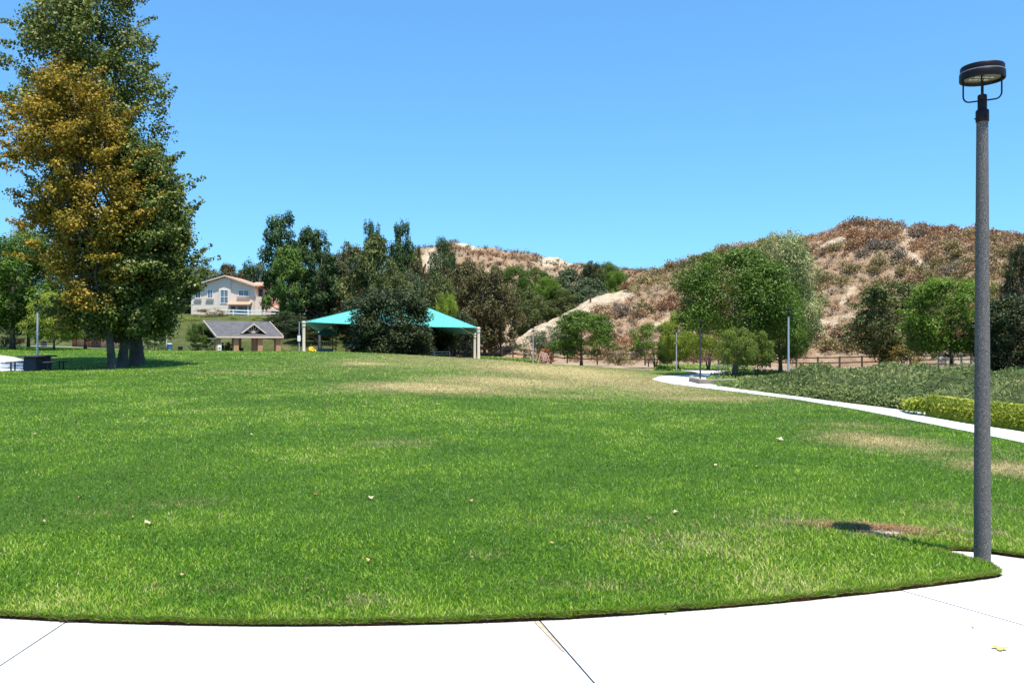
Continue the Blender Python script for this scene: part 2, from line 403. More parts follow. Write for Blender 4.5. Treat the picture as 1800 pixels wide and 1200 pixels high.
def dryness(x, y):
    s = np.zeros(np.shape(x))
    for cx, cy, rx, ry, k in dryb:
        s = np.maximum(s, k*np.exp(-(((x-cx)/rx)**2+((y-cy)/ry)**2)*.9))
    return s
inner = []
for y0, y1, st_ in ((4.6,9,.3),(9,20,.6),(20,100,1.3)):
    for yy in np.arange(y0, y1, st_):
        for xx in np.arange(-min(14+yy*.9, 70), min(14+yy*.9, 60), st_*1.1):
            inner.append((xx+random.uniform(-.05,.05), yy+random.uniform(-.05,.05)))
inner = np.array(inner); inner = inner[inside(lawn_poly, inner[:, 0], inner[:, 1])]
LAWN_Z = .03
lawn, LV = sheet("lawn", lawn_poly, [tuple(q) for q in inner], LAWN_Z, lawn_mat, skirt=.14, skirt_mat=soil_mat)
a = lawn.data.attributes.new("dry", 'FLOAT', 'POINT'); a.data.foreach_set("value", dryness(LV[:, 0], LV[:, 1]).astype(np.float32))

# ------------------------------------------------------------------ pavement slabs in front (recessed joints)
pav = bpy.data.objects.new("pavement", None); link(pav); pav['kind'] = 'structure'
def border_y(x):
    xs = [q[0] for q in edge_near]; ys = [q[1] for q in edge_near]; return float(np.interp(x, xs, ys))
# joints: (x at the lawn, y at the lawn, dx/dy)
J = [(-9.5,7.3,-.45),(-5.6,5.4,-.18),(-2.55,4.72,-.03),(.145,4.72,-.27),(2.475,5.31,-.60)]
def jx(j, y): return j[0]+j[2]*(y-j[1])
g_ = .0055
def slab(poly, dz=0.0, name="slab"):
    poly = [tuple(q) for q in poly]; mb = MB(); nn = len(poly)
    mb.add([(x, y, dz) for x, y in poly]+[(x, y, -.1) for x, y in poly], [tuple(range(nn)), tuple(range(2*nn-1, nn-1, -1))]+[(i, i+nn, (i+1) % nn+nn, (i+1) % nn) for i in range(nn)])
    o = mb.build(name, concrete, pav); return o
for r_, (ya, yb) in enumerate(((None, 2.35), (2.338, -.6), (-.612, -4))):
    for a_, b_ in zip(J, J[1:]):
        if ya is None:
            xs = np.linspace(jx(a_, a_[1])+g_, jx(b_, b_[1])-g_, 14); top = [(x, border_y(x)+.06) for x in xs]
        else: top = [(jx(a_, ya)+g_, ya), (jx(b_, ya)-g_, ya)]
        slab([(jx(a_, yb)+g_, yb), (jx(b_, yb)-g_, yb)]+top[::-1], random.uniform(-.002, .002))
j4 = J[-1]
slab([(jx(j4,2.35)+g_,2.35),(7.5,2.35),(7.5,3.9)]+[(5.2,4.95),(3.55,5.67)]+[(3.36,5.665),(3.3,5.61)]+[(x, border_y(x)+.06) for x in np.linspace(3.2, 2.475+g_, 6)])
slab([(jx(j4,2.338)+g_,2.338),(7.5,2.338),(7.5,-.6),(jx(j4,-.6)+g_,-.6)][::-1])
slab([(jx(j4,-.612)+g_,-.612),(7.5,-.612),(7.5,-4),(jx(j4,-4)+g_,-4)][::-1])
slab([(3.372,5.676),(3.552,5.683),(5.21,4.965),(7.5,3.915),(9,3.2),(9,3.9),(8,4.4),(6,5.35),(4.6,5.85),(3.8,6.2),(3.66,6.3),(3.45,6.36),(3.2,6.34),(3.15,6.2),(3.2,6.02),(3.30,5.9),(3.33,5.78)])
# walkway on the right and the one by the picnic table on the left: thin slabs lying 15 mm proud of the turf
def ribbon(name, poly_px, step=1.0, dz=.045, pts=None):
    poly = pts or [hit(*q) for q in poly_px]
    poly = dense(poly, lambda a: step); P_ = np.array(poly)
    lo, hi = P_.min(0), P_.max(0)
    s_ = 1.0 if hi[1]-lo[1] < 80 else 2
    inn = [(x, y) for x in np.arange(lo[0], hi[0], s_) for y in np.arange(lo[1], hi[1], s_)]
    q = np.array(inn); inn = [tuple(k) for k in q[inside(poly, q[:, 0], q[:, 1])]]
    return sheet(name, poly, inn, dz, concrete, skirt=.06)[0], poly
low = [(2600,968),(2000,826),(1800,783),(1700,762),(1620,745.5),(1500,721),(1400,704),(1300,691),(1230,682.5),(1180,676),(1158,671.5)]
up = [(1146,667),(1158,662.5),(1190,660.3),(1222,658.2),(1228,655.5),(1214,653.2),(1196,652),(1215,650.6),(1262,651.5),(1300,653.5),(1308,657),(1280,663),(1262,670),(1240,675.5),(1290,682),(1330,687.5),(1400,696.5),(1500,711.5),(1620,727.5),(1740,746),(1800,757.5),(2000,793),(2600,905)]
walk, walk_poly = ribbon("walkway", low+up)
lw, lw_poly = ribbon("path", None, pts=[hit(-300,655), hit(0,653.5), hit(40,653), hit(62,650), hit(60,644), hit(48,636), hit(25,629), hit(0,625.5), hit(-300,622)])
p3, p3_poly = ribbon("path", None, pts=[(xat(a, D), D) for a, D in ((-200,84.5),(40,84.5),(150,91),(300,91.5),(470,91.5),(560,91.5),(560,93.5),(300,93.5),(150,93.3),(40,87),(-200,87))])

# ------------------------------------------------------------------ hills
def hillmat(name, soil, straw, rock, red):
    m, t, p = nodes(name); pos = geo_pos(t)
    a = ramp(t, noise(t, .22, 8, .65, pos), [(.3, soil), (.5, straw), (.68, red)])
    b = ramp(t, noise(t, 1.6, 8, .75, pos), [(.3,(.5,.5,.5)),(.5,(.95,.95,.95)),(.75,(1.35,1.35,1.35))])
    c = mix(t, .9, a, b, 'MULTIPLY')
    rk = attr(t, "rock"); s = N(t, "ShaderNodeMath", operation='MULTIPLY_ADD'); t.links.new(noise(t, .55, 9, .75, pos, .5), s.inputs[0]); s.inputs[1].default_value = 1.6; s.inputs[2].default_value = -.8
    ad = N(t, "ShaderNodeMath", operation='ADD'); t.links.new(rk, ad.inputs[0]); t.links.new(s.outputs[0], ad.inputs[1])
    f = ramp(t, ad.outputs[0], [(.30,(0,0,0)),(.52,(1,1,1))])
    rc_ = ramp(t, noise(t, .9, 9, .75, pos), [(.32, (rock[0]*.55, rock[1]*.47, rock[2]*.38)), (.5, (rock[0]*.85, rock[1]*.76, rock[2]*.62)), (.64, rock)])
    c = mix(t, f, c, rc_)
    t.links.new(c, p.inputs["Base Color"]); p.inputs["Roughness"].default_value = 1; p.inputs["Specular IOR Level"].default_value = .1
    bump(t, p, noise(t, .9, 9, .8, pos), 1.0, .9)
    return m
hill_mat = hillmat("dry_hillside", (.28,.185,.12), (.50,.355,.225), (.72,.63,.52), (.42,.25,.155))
bank_mat, t, p = nodes("bank_turf"); pos = geo_pos(t)
c = ramp(t, noise(t, .5, 8, .7, pos), [(.3,(.05,.075,.018)),(.5,(.095,.115,.032)),(.7,(.20,.17,.07))])
c = mix(t, .7, c, ramp(t, noise(t, 3.5, 6, .7, pos), [(.3,(.45,.45,.45)),(.7,(1.3,1.3,1.3))]), 'MULTIPLY')
t.links.new(c, p.inputs["Base Color"]); p.inputs["Roughness"].default_value = 1; p.inputs["Specular IOR Level"].default_value = .1; bump(t, p, noise(t, 2.5, 6, .8, pos), 1, .4)

def grid_obj(name, X, Y, Z, m, extra=None):
    idx = np.arange(X.size).reshape(X.shape)
    FQ = np.stack([idx[:-1,:-1], idx[:-1,1:], idx[1:,1:], idx[1:,:-1]], -1).reshape(-1, 4)
    o = bpy.data.objects.new(name, np_mesh(name, np.stack([X, Y, Z], -1).reshape(-1, 3), FQ, 4, smooth=True, extra=extra)); link(o); setmat(o, m); o['kind'] = 'structure'
    return o
def blob(u, D, lst):
    s = np.zeros(np.shape(u))
    for cu, cD, ru, rD, k in lst: s = np.maximum(s, k*np.exp(-((u-cu)/ru)**2-((D-cD)/rD)**2))
    return s
# far hill (columns 580..1500)
uu = np.concatenate([np.arange(580, 1500, 4.0)]); DD = np.concatenate([np.arange(98, 160, 2.0), np.arange(160, 300, 2.5), np.arange(300, 425, 12)])
U, D_ = np.meshgrid(uu, DD); X = (U-900)/F*D_; Z = Hbg(U, D_)
rk = blob(U, D_, [(822,272,24,16,.95),(760,245,22,32,.62),(988,266,42,18,1.0),(960,252,26,16,.7),(860,262,16,9,.4),(920,150,60,30,.45),(900,120,40,18,.5),(700,150,50,40,.2)])
Z = Z+np.where(rk > .3, fbm(X*.25, D_*.25, 77)*3*rk, 0)
grid_obj("far_hill", X, D_, Z, hillmat("far_hillside", (.22,.155,.105), (.40,.29,.18), (.66,.60,.51), (.33,.19,.115)), {"rock": rk.ravel()})
uu = np.arange(-900, 700, 10.0); U, D_ = np.meshgrid(uu, np.concatenate([np.arange(98, 160, 1.5), np.arange(160, 425, 12)])); X = (U-900)/F*D_
grid_obj("grass_bank", X, D_, Hbg(U, D_)+np.clip((660-U)/60, -.6, .06), bank_mat)
# right hill
uu = np.concatenate([np.arange(866, 1860, 3.5), np.arange(1860, 2900, 14)]); tt = np.concatenate([np.linspace(0, 1, 90), np.linspace(1.02, 2, 16)])
U, Tt = np.meshgrid(uu, tt); X, D_, Z = Hr(U, Tt)
pyy = 600-(Z-CAMZ)/D_*F
rk = np.zeros(U.shape)
# bare streaks: photo column,row -> laid on the slope surface
def streak(pts, wpx, k):
    global rk
    for (a, b), (c_, d_) in zip(pts, pts[1:]):
        for s in np.linspace(0, 1, 8):
            pu, pv = a+(c_-a)*s, b+(d_-b)*s
            rk = np.maximum(rk, k*np.exp(-((U-pu)/(wpx*1.5))**2-((pyy-pv)/wpx)**2)*(Tt <= 1.05))
streak([(872,612),(910,590),(960,567),(1010,545),(1060,524),(1100,516)], 11, .9)
streak([(920,600),(980,570),(1040,545)], 16, .55)
streak([(1595,445),(1615,462),(1632,478)], 7, .8); streak([(1575,478),(1540,480),(1500,492)], 5, .45)
streak([(1590,405),(1600,420),(1590,432)], 7, .75); streak([(1405,440),(1440,440),(1462,427),(1480,420)], 6, .7)
streak([(1660,495),(1690,500)], 7, .7); streak([(1500,505),(1478,535)], 6, .6); streak([(1450,572),(1475,560),(1495,553)], 6, .75); streak([(1440,562),(1490,578)], 5, .55)
streak([(1660,628),(1700,642)], 12, .8); streak([(1150,575),(1175,560)], 6, .5); streak([(1170,530),(1150,548)], 5, .4); streak([(1110,620),(1140,600)], 8, .35); streak([(1770,505),(1800,515)], 7, .8)
streak([(1420,625),(1560,612)], 5, .35)
Z = Z+np.where(rk > .35, fbm(X*.5, D_*.5, 78)*1.2*rk, 0)
grid_obj("hill", X, D_, Z, hill_mat, {"rock": rk.ravel()})
# ------------------------------------------------------------------ vegetation builders
def rnd_dirs(n, rng):
    d = rng.normal(size=(n, 3)); return d/np.linalg.norm(d, axis=1, keepdims=True)
def leaf_quads(pos, nrm, size, rng, aspect=.6, along=None):
    """one rhombic leaf (two triangles as a quad) per position"""
    n = len(pos); t = np.cross(nrm, rnd_dirs(n, rng) if along is None else along+rng.normal(size=(n, 3))*.25)
    t /= np.linalg.norm(t, axis=1, keepdims=True)+1e-9; b = np.cross(nrm, t)
    s = size*rng.uniform(.6, 1.35, (n, 1)) if np.ndim(size) == 0 else (size[:, None]*rng.uniform(.6, 1.35, (n, 1)))
    fold = nrm*s*.12
    V = np.stack([pos-b*s*.5, pos+t*s*.5*aspect+fold, pos+b*s*.5, pos-t*s*.5*aspect+fold], 1).reshape(-1, 3)
    return V
def clump_leaves(cl, nleaf, size, rng, flat=.8, up=.35, droop=0, tonevar=.5, aspect=.6, shell=.5, spiky=0):
    """cl: array of x,y,z,r ; leaves spread through each clump, denser at its skin"""
    cl = np.asarray(cl); wt = cl[:, 3]**2; k = rng.choice(len(cl), nleaf, p=wt/wt.sum())
    d = rnd_dirs(nleaf, rng); d[:, 2] = np.where(rng.random(nleaf) < .3, np.abs(d[:, 2]), d[:, 2])
    rr = cl[k, 3]*(shell+(1-shell)*rng.random(nleaf)**.6)*(1+rng.normal(size=nleaf)*.13)
    if spiky: rr *= 1+spiky*np.maximum(0, d[:, 2])*rng.random(nleaf)
    pos = cl[k, :3]+d*rr[:, None]*np.array([1, 1, flat]); pos[:, 2] -= droop*rr*rng.random(nleaf)
    nrm = d*.7+rnd_dirs(nleaf, rng)*.7+np.array([0, 0, up]); nrm /= np.linalg.norm(nrm, axis=1, keepdims=True)
    ct = rng.random(len(cl)); tone = ct[k]*tonevar+rng.random(nleaf)*(1-tonevar)
    V = leaf_quads(pos, nrm, size, rng, aspect)
    return V, np.arange(nleaf*4).reshape(-1, 4), tone
def sprig_outline(cl, rng, n, r0, ln):
    """small clumps strung outwards from the crown so that the outline is ragged"""
    c = cl[:, :3].mean(0); out = []; zt_ = np.percentile(cl[:, 2], 88)
    for i in rng.choice(np.where(cl[:, 2] < zt_)[0], n):
        d = cl[i, :3]-c; d[2] = d[2]*.4+ln*.15; d /= np.linalg.norm(d)+1e-6; d += rng.normal(size=3)*.35
        p0 = cl[i, :3]+d*cl[i, 3]*.8
        for k in range(4): out.append((*(p0+d*ln*k/4), r0*(1-k*.18)))
    return np.vstack([cl, np.array(out)])
def profile_clumps(prof, n, r, rng, inner=.35, hgt=1, wid=1, sx=1, jit=.0):
    """prof: (z, radius) pairs, fractions; clumps inside the envelope of revolution"""
    zs = np.array([p[0] for p in prof]); rs = np.array([p[1] for p in prof]); out = []
    while len(out) < n:
        z = rng.uniform(zs[0], zs[-1]); R_ = np.interp(z, zs, rs)
        if rng.random() > R_/rs.max()*1.1+.15: continue
        a = rng.uniform(0, 2*math.pi); q = R_*(inner+(1-inner)*rng.random()**.55)*(1+jit*math.sin(a*3+z*9))
        rr = r*rng.uniform(.65, 1.3)*(.7+.3*R_/rs.max())
        out.append((q*math.cos(a)*wid*sx, q*math.sin(a)*wid, z*hgt, rr))
    return np.array(out)
def branches(mb, base, top, cl, n, r0, rng, seg=5, fork=(.25, .8)):
    base = Vector(base); top = Vector(top)
    for i in rng.choice(len(cl), min(n, len(cl)), replace=False):
        c = Vector(cl[i, :3]); f = max(fork[0], min(fork[1], (c.z-base.z)/(top.z-base.z+1e-6)-.22+rng.normal()*.05))
        s = base.lerp(top, f); m = s.lerp(c, .5)+Vector(rng.normal(size=3)*.06*(c-s).length); r = r0*(1-f)*.55+.012
        mb.tube([s, m, s.lerp(c, .92)], [r, r*.6, r*.2], seg, cap=False)
def trunkmb(h, r0, r1, lean=(0, 0), seg=10, n=7, flare=1.5, wob=.03, rng=None):
    mb = MB(); pts = []; rad = []
    for i in range(n):
        t = i/(n-1); pts.append((lean[0]*h*t**1.3+wob*h*math.sin(t*5+r0*9)*t*(1-t), lean[1]*h*t, h*t-.15*(i == 0)))
        rad.append((r0+(r1-r0)*t)*(1+(flare-1)*max(0, 1-t*7)))
    mb.tube(pts, rad, seg); return mb, pts
protos = {}
leafm = {
 'syc_green': leafmat("sycamore_leaf", [(0,(.030,.056,.008)),(.45,(.095,.135,.020)),(.8,(.23,.245,.055)),(1,(.52,.50,.25))], .25, .55, .25),
 'syc_gold': leafmat("turning_leaf", [(0,(.055,.070,.010)),(.3,(.18,.155,.018)),(.6,(.34,.24,.028)),(.85,(.46,.30,.04)),(1,(.50,.24,.03))], .3, .6, .2),
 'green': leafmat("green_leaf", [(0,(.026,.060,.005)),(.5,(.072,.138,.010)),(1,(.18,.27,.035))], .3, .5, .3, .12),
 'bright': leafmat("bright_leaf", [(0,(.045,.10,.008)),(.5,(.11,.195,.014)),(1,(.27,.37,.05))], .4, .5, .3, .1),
 'lime': leafmat("lime_leaf", [(0,(0.116,0.192,0.016)),(.5,(0.233,0.304,0.030)),(1,(0.433,0.448,0.068))], .4, .5, .3, .1),
 'pine': leafmat("pine_needle", [(0,(.014,.036,.009)),(.5,(.036,.074,.020)),(1,(.095,.145,.042))], .12, .6, .2, .12),
 'pine_light': leafmat("light_pine_needle", [(0,(.042,.09,.012)),(.5,(.085,.15,.024)),(1,(.17,.235,.05))], .15, .6, .2, .1),
 'euc': leafmat("eucalyptus_leaf", [(0,(.030,.046,.010)),(.5,(.078,.102,.022)),(1,(.20,.21,.06))], .2, .55, .3, .12),
 'euc_brown': leafmat("brown_eucalyptus_leaf", [(0,(.040,.036,.012)),(.5,(.100,.086,.028)),(1,(.20,.175,.06))], .2, .55, .3, .1),
 'euc_grey': leafmat("grey_eucalyptus_leaf", [(0,(.038,.062,.022)),(.5,(.085,.120,.050)),(1,(.17,.215,.10))], .2, .55, .3, .1),
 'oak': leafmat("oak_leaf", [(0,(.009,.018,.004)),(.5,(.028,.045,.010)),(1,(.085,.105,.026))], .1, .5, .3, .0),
 'silver': leafmat("pale_backed_leaf", [(0,(0.083,0.144,0.034)),(.5,(0.216,0.256,0.082)),(1,(0.632,0.608,0.299))], .3, .5, .3, .0),
 'sage': leafmat("sage_scrub", [(0,(.125,.078,.048)),(.5,(.33,.215,.12)),(1,(.57,.41,.245))], .1, .9, .05, .18),
 'rust': leafmat("rust_scrub", [(0,(.14,.070,.042)),(.5,(.34,.185,.10)),(1,(.54,.35,.20))], .1, .9, .05, .15),
 'olive': leafmat("olive_scrub", [(0,(.09,.074,.032)),(.5,(.25,.195,.085)),(1,(.46,.38,.19))], .12, .9, .05, .18),
 'greyscrub': leafmat("grey_scrub", [(0,(0.133,0.099,0.072)),(.5,(0.265,0.204,0.145)),(1,(0.442,0.365,0.246))], .1, .9, .05, .15),
 'juniper': leafmat("rosemary_leaf", [(0,(.042,.070,.017)),(.35,(.125,.172,.046)),(.7,(.22,.255,.085)),(.9,(.32,.31,.13)),(1,(.31,.18,.09))], .2, .7, .2),
 'yolive': leafmat("young_tree_leaf", [(0,(.045,.080,.010)),(.5,(.13,.185,.020)),(1,(.28,.33,.05))], .3, .5, .3),
 'rustolive': leafmat("rusty_olive_leaf", [(0,(.07,.06,.012)),(.6,(.18,.15,.03)),(1,(.38,.16,.05))], .2, .6, .2),
 'hedge': leafmat("yellow_green_leaf", [(0,(.13,.19,.012)),(.5,(.32,.37,.03)),(1,(.58,.58,.10))], .35, .5, .3),
 'flower': leafmat("rose_bush_leaf", [(0,(0.037,0.084,0.020)),(.70,(0.087,0.156,0.031)),(.80,(0.624,0.540,0.388)),(1,(0.700,0.700,0.673))], .3, .6, .2),
 'rustshrub': leafmat("red_grass_tuft", [(0,(0.252,0.077,0.028)),(.6,(0.458,0.165,0.065)),(1,(0.572,0.308,0.140))], .3, .8, .1),
}
def crown_obj(V, Fc, tone, m, parent, name="crown"):
    o = bpy.data.objects.new(name, np_mesh(name, V, Fc, 4, tone)); link(o, parent); setmat(o, m); return o
def make_tree(kind, seed):
    """(mesh of crown, mesh of trunk), nominal 10 m tall, 10 m wide"""
    rng = np.random.default_rng(seed)
    if kind == 'pine':
        cl = profile_clumps([(.12,.26),(.25,.42),(.42,.40),(.6,.31),(.78,.24),(.9,.17),(.97,.08)], 85, .85, rng, .35, 10, 10, jit=.3)
        cl[:, 2] += np.hypot(cl[:, 0], cl[:, 1])*.25
        cl = sprig_outline(cl, rng, 14, .42, .5)
        V, Fc, tn = clump_leaves(cl, 15000, .33, rng, .9, .5, aspect=.5, shell=.45, tonevar=.5, spiky=.3); mb, pts = trunkmb(9.4, .26, .05, (.01, 0)); branches(mb, pts[0], pts[-1], cl, 40, .2, rng, 4, (.15, .9))
    elif kind == 'spire':
        cl = profile_clumps([(.12,.22),(.3,.36),(.5,.36),(.7,.30),(.88,.20),(.97,.08)], 90, .68, rng, .3, 10, 10, jit=.15)
        cl = sprig_outline(cl, rng, 22, .32, .5); cl[:, 2] += .15*np.hypot(cl[:, 0], cl[:, 1])
        V, Fc, tn = clump_leaves(cl, 14000, .32, rng, 1.1, .4, aspect=.5, shell=.4, tonevar=.5, spiky=.5); mb, pts = trunkmb(9.6, .24, .04); branches(mb, pts[0], pts[-1], cl, 30, .16, rng, 4, (.15, .9))
    elif kind == 'euc':
        cl = profile_clumps([(.14,.22),(.32,.40),(.55,.45),(.75,.42),(.9,.26),(1,.1)], 75, 1.15, rng, .4, 10, 10, jit=.25)
        cl = sprig_outline(cl, rng, 22, .42, 1.1)
        V, Fc, tn = clump_leaves(cl, 16000, .34, rng, .9, .3, droop=.5, aspect=.5, shell=.4, tonevar=.5); mb, pts = trunkmb(7.5, .24, .08, (.05, 0)); branches(mb, pts[0], pts[-1], cl, 26, .2, rng, 5, (.2, .95))
    elif kind == 'round':
        cl = profile_clumps(([(.36,.28),(.44,.42),] if seed in (37, 38) else [(.2,.25),(.3,.44)])+[(.5,.5),(.72,.45),(.9,.30),(1,.10)], 110 if seed != 37 else 170, 1.15, rng, .45, 10, 10, jit=.1 if seed != 37 else .04)
        cl = sprig_outline(cl, rng, 30, .35, .8)
        V, Fc, tn = clump_leaves(cl, *((46000, .18) if seed in (36, 37) else (26000, .25)), rng, .8, .5, shell=.5, tonevar=.4); mb, pts = trunkmb(6.5, .2, .07); branches(mb, pts[0], pts[-1], cl, 26, .17, rng, 5, (.25, .95))
    elif kind == 'oak':
        cl = profile_clumps([(.03,.44),(.2,.5),(.45,.48),(.7,.46),(.9,.38),(1,.24)], 230, 1.15, rng, .45, 10, 10, jit=.06)
        cl = sprig_outline(cl, rng, 30, .4, .5)
        V, Fc, tn = clump_leaves(cl, 46000, .27, rng, .8, .6, shell=.5, tonevar=.4); mb, pts = trunkmb(6, .26, .1); branches(mb, pts[0], pts[-1], cl, 20, .2, rng, 5)
    elif kind == 'multi':
        cl = profile_clumps([(.26,.3),(.4,.46),(.6,.5),(.8,.42),(.93,.25),(1,.08)], 70, 1.05, rng, .4, 10, 10, jit=.15)
        cl = sprig_outline(cl, rng, 30, .35, .7)
        V, Fc, tn = clump_leaves(cl, 13000, .26, rng, .85, .4, shell=.45); mb = MB()
        for k in range(5):
            a = k*1.25+.4; r = 2.2; mb.tube([(.15*math.cos(a), .15*math.sin(a), -.1), (.5*math.cos(a), .5*math.sin(a), 1.8), (r*math.cos(a), r*math.sin(a), 4.4), (r*1.2*math.cos(a), r*1.2*math.sin(a), 7)], [.13, .1, .07, .03], 6)
    elif kind == 'bush':
        cl = profile_clumps([(-.02,.4),(.2,.5),(.5,.45),(.8,.3),(1,.1)], 40, 1.1, rng, .3, 10, 10, jit=.2)
        cl = sprig_outline(cl, rng, 20, .4, 1.1)
        V, Fc, tn = clump_leaves(cl, 3200, .42, rng, .9, .4, shell=.3, spiky=.3); mb = MB()
        for k in range(4):
            a = k*1.6; mb.tube([(.1*math.cos(a), .1*math.sin(a), -.1), (1.6*math.cos(a), 1.6*math.sin(a), 6)], [.16, .05], 5)
    return np_mesh(kind+"_crown", V, Fc, 4, tn), mb
def tree(kind, seed, mat, px, D, top, width, name, label, cat="tree", base=None, group=None, trunkmat=bark, squash=1, rz=None, low=0):
    """place a tree by photo column, distance, photo row of its top, photo width"""
    key = (kind, seed)
    if key not in protos:
        cm, mb = make_tree(kind, seed); tm = bpy.data.meshes.new("trunk"); tm.from_pydata(mb.v, [], mb.f); tm.polygons.foreach_set("use_smooth", [True]*len(tm.polygons)); protos[key] = (cm, tm)
    cm, tm = protos[key]
    x = xat(px, D); z0 = hfull(x, D) if base is None else zat(base, D)
    hgt = (zat(top, D)-z0)/10.4; wid = width/F*D/{'pine':8.6,'spire':7.4,'euc':9.4,'round':10.4,'oak':10.6,'multi':10.3,'bush':10.6}[kind]
    r = thing(name, label, cat, (x, D, z0-low), (seed*1.7+px*.13) if rz is None else rz, group); r.scale = (wid, wid*squash, hgt)
    a = bpy.data.objects.new("crown", cm); link(a, r); setmat(a, leafm[mat])
    b = bpy.data.objects.new("trunk" if kind != 'bush' else "stem", tm); link(b, r); setmat(b, trunkmat)
    return r

# ------------------------------------------------------------------ the sycamores on the left
def sil_tree(name, label, D, base_px, sil, depth_r, nclump, nleaf, leafsize, mat, seed, trunk_r, r_cl, top_px=None, tones=None, trunk_lean=0, nbr=60, sprigs=60, trunkmat=bark_pale, group=None):
    """sil: rows (photo row, left column, right column) of the crown at distance D"""
    rng = np.random.default_rng(seed); x0 = xat(base_px, D); z0 = h1(x0, D)
    S = np.array(sil, float); zs = (CAMZ-(S[:, 0]-600)/F*D)-z0; xl = (S[:, 1]-900)/F*D-x0; xr = (S[:, 2]-900)/F*D-x0
    o = np.argsort(zs); zs, xl, xr = zs[o], xl[o], xr[o]; out = []
    wmax = (xr-xl).max()
    while len(out) < nclump:
        z = rng.uniform(zs[0], zs[-1]); a, b = np.interp(z, zs, xl), np.interp(z, zs, xr)
        if rng.random() > (b-a)/wmax+.1: continue
        th = rng.uniform(0, 2*math.pi); q = .3+.7*rng.random()**.5; rr = r_cl*rng.uniform(.5, 1.3)
        hw = max(.2, (b-a)/2-rr*.75); dr = depth_r*((b-a)/wmax)**.7
        out.append(((a+b)/2+hw*q*math.cos(th), max(.2, dr-rr*.6)*q*math.sin(th), z, rr))
    cl = np.array(out)
    if sprigs:
        sp = []
        for k in range(sprigs):
            z = rng.uniform(zs[0]+1, zs[-1]-.5); a, b = np.interp(z, zs, xl), np.interp(z, zs, xr); s = rng.choice([-1, 1]); th = rng.uniform(-1.2, 1.2)
            L = rng.uniform(.5, 1.1); st = np.array([(a+b)/2+s*math.cos(th)*((b-a)/2-.25), math.sin(th)*depth_r*.9, z])
            d = np.array([s*.85, rng.normal()*.3, rng.uniform(.1, .8)]); d /= np.linalg.norm(d)
            for j in range(5): sp.append((*(st+d*L*j/4*1.3), .30*(1-j*.13)))
        cl = np.vstack([cl, np.array(sp)])
    r = thing(name, label, "tree", (x0, D, z0), 0, group)
    V, Fc, tn = clump_leaves(cl, nleaf, leafsize, rng, .95, .3, tonevar=.3, aspect=.8, shell=.15)
    crown_obj(V, Fc, tn, leafm[mat], r)
    hgt = zs[-1]*.93; tp = (xat(top_px, D)-x0) if top_px is not None else 0
    mb = MB(); pts = []; rad = []
    for i in range(10):
        t = (i/9)**1.6; pts.append((tp*t**1.2+.1*math.sin(t*7)*t, .1*math.sin(t*5), hgt*t-.12*(i == 0))); rad.append((trunk_r*(1-t*.9)+.02)*(1+.45*max(0, 1-t*22)))
    mb.tube(pts, rad, 12); branches(mb, pts[0], pts[-1], cl[:nclump], nbr, trunk_r*.8, rng, 5, (.13, .95))
    mb.build("trunk", trunkmat, r, smooth=True)
    return r
sil_tree("sycamore_tree", "tallest sycamore with grey green leaves, its top cut by the photo's edge, thick right-hand trunk", 42.5, 241,
    [(-70,130,200),(-20,95,235),(20,80,255),(60,50,265),(100,35,275),(150,20,285),(200,28,300),(250,40,296),(300,60,300),(360,80,315),(420,100,335),(480,110,340),(530,130,325),(562,150,305),(580,190,285)],
    4.2, 380, 98000, .145, 'syc_green', 11, .30, .8, top_px=165, nbr=90, sprigs=70)
sil_tree("sycamore_tree", "golden and orange turning sycamore with the thinnest, leftmost of the three trunks", 39.5, 197,
    [(118,95,130),(150,60,175),(200,35,215),(250,15,235),(300,22,250),(350,30,265),(400,45,262),(450,72,250),(500,82,240),(540,90,235),(568,110,225)],
    3.0, 230, 64000, .13, 'syc_gold', 12, .16, .62, top_px=120, nbr=60, sprigs=45)
sil_tree("sycamore_tree", "sycamore with dull green foliage spreading right over the shadow, from the middle trunk", 41, 214,
    [(275,225,290),(320,235,312),(370,230,330),(430,205,338),(480,190,334),(520,180,322),(545,110,310),(568,95,302),(582,120,300),(588,200,290)],
    3.4, 230, 60000, .145, 'syc_green', 13, .22, .7, top_px=262, nbr=50, sprigs=45)

# ------------------------------------------------------------------ trees: left side
T_ = tree
T_('round', 31, 'green', 22, 70, 405, 235, "broadleaf_tree", "large dark green tree standing behind the bench at the far left", base=None, low=.2)
T_('round', 32, 'syc_green', 50, 82, 400, 120, "broadleaf_tree", "pale topped tree rising behind the dark green tree at the left edge")
T_('round', 31, 'lime', 95, 66, 512, 95, "broadleaf_tree", "small yellow green tree behind the far left lamp post", low=0)
T_('round', 32, 'green', 150, 78, 520, 120, "broadleaf_tree", "shaded green tree beside the brick shelter behind the sycamores")
T_('round', 33, 'green', -90, 75, 420, 200, "broadleaf_tree", "dark tree beyond the left edge beside the bench lawn")
T_('bush', 41, 'green', 8, 84, 572, 70, "shrub", "dark green shrub at the left edge behind the bench", "shrub")
T_('round', 33, 'green', 272, 92, 555, 45, "sapling", "slim young tree with bare stem on the bank right of the sycamore trunks", "tree")
T_('round', 33, 'green', 350, 86, 566, 44, "sapling", "sapling covering the left gable of the grey roofed shelter", "tree")
for q, (a, D, tp, wd) in enumerate(((262,88,594,40),(285,89,596,34),(348,85,596,36),(376,85.5,598,46),(402,86,600,30))):
    T_('bush', 41, 'flower', a, D, tp, wd, "rose_bush", ["white flowered bush behind the thick sycamore trunk","white flowered bush left of the blue bin","white flowered bush under the shelter's left gable","largest white rose bush, below the sapling by the shelter","low white rose bush beside the people in the shelter"][q], "bush")
T_('bush', 42, 'olive', 372, 138, 537, 70, "shrub", "spiky olive shrub in front of the cream house", "shrub", low=.3)
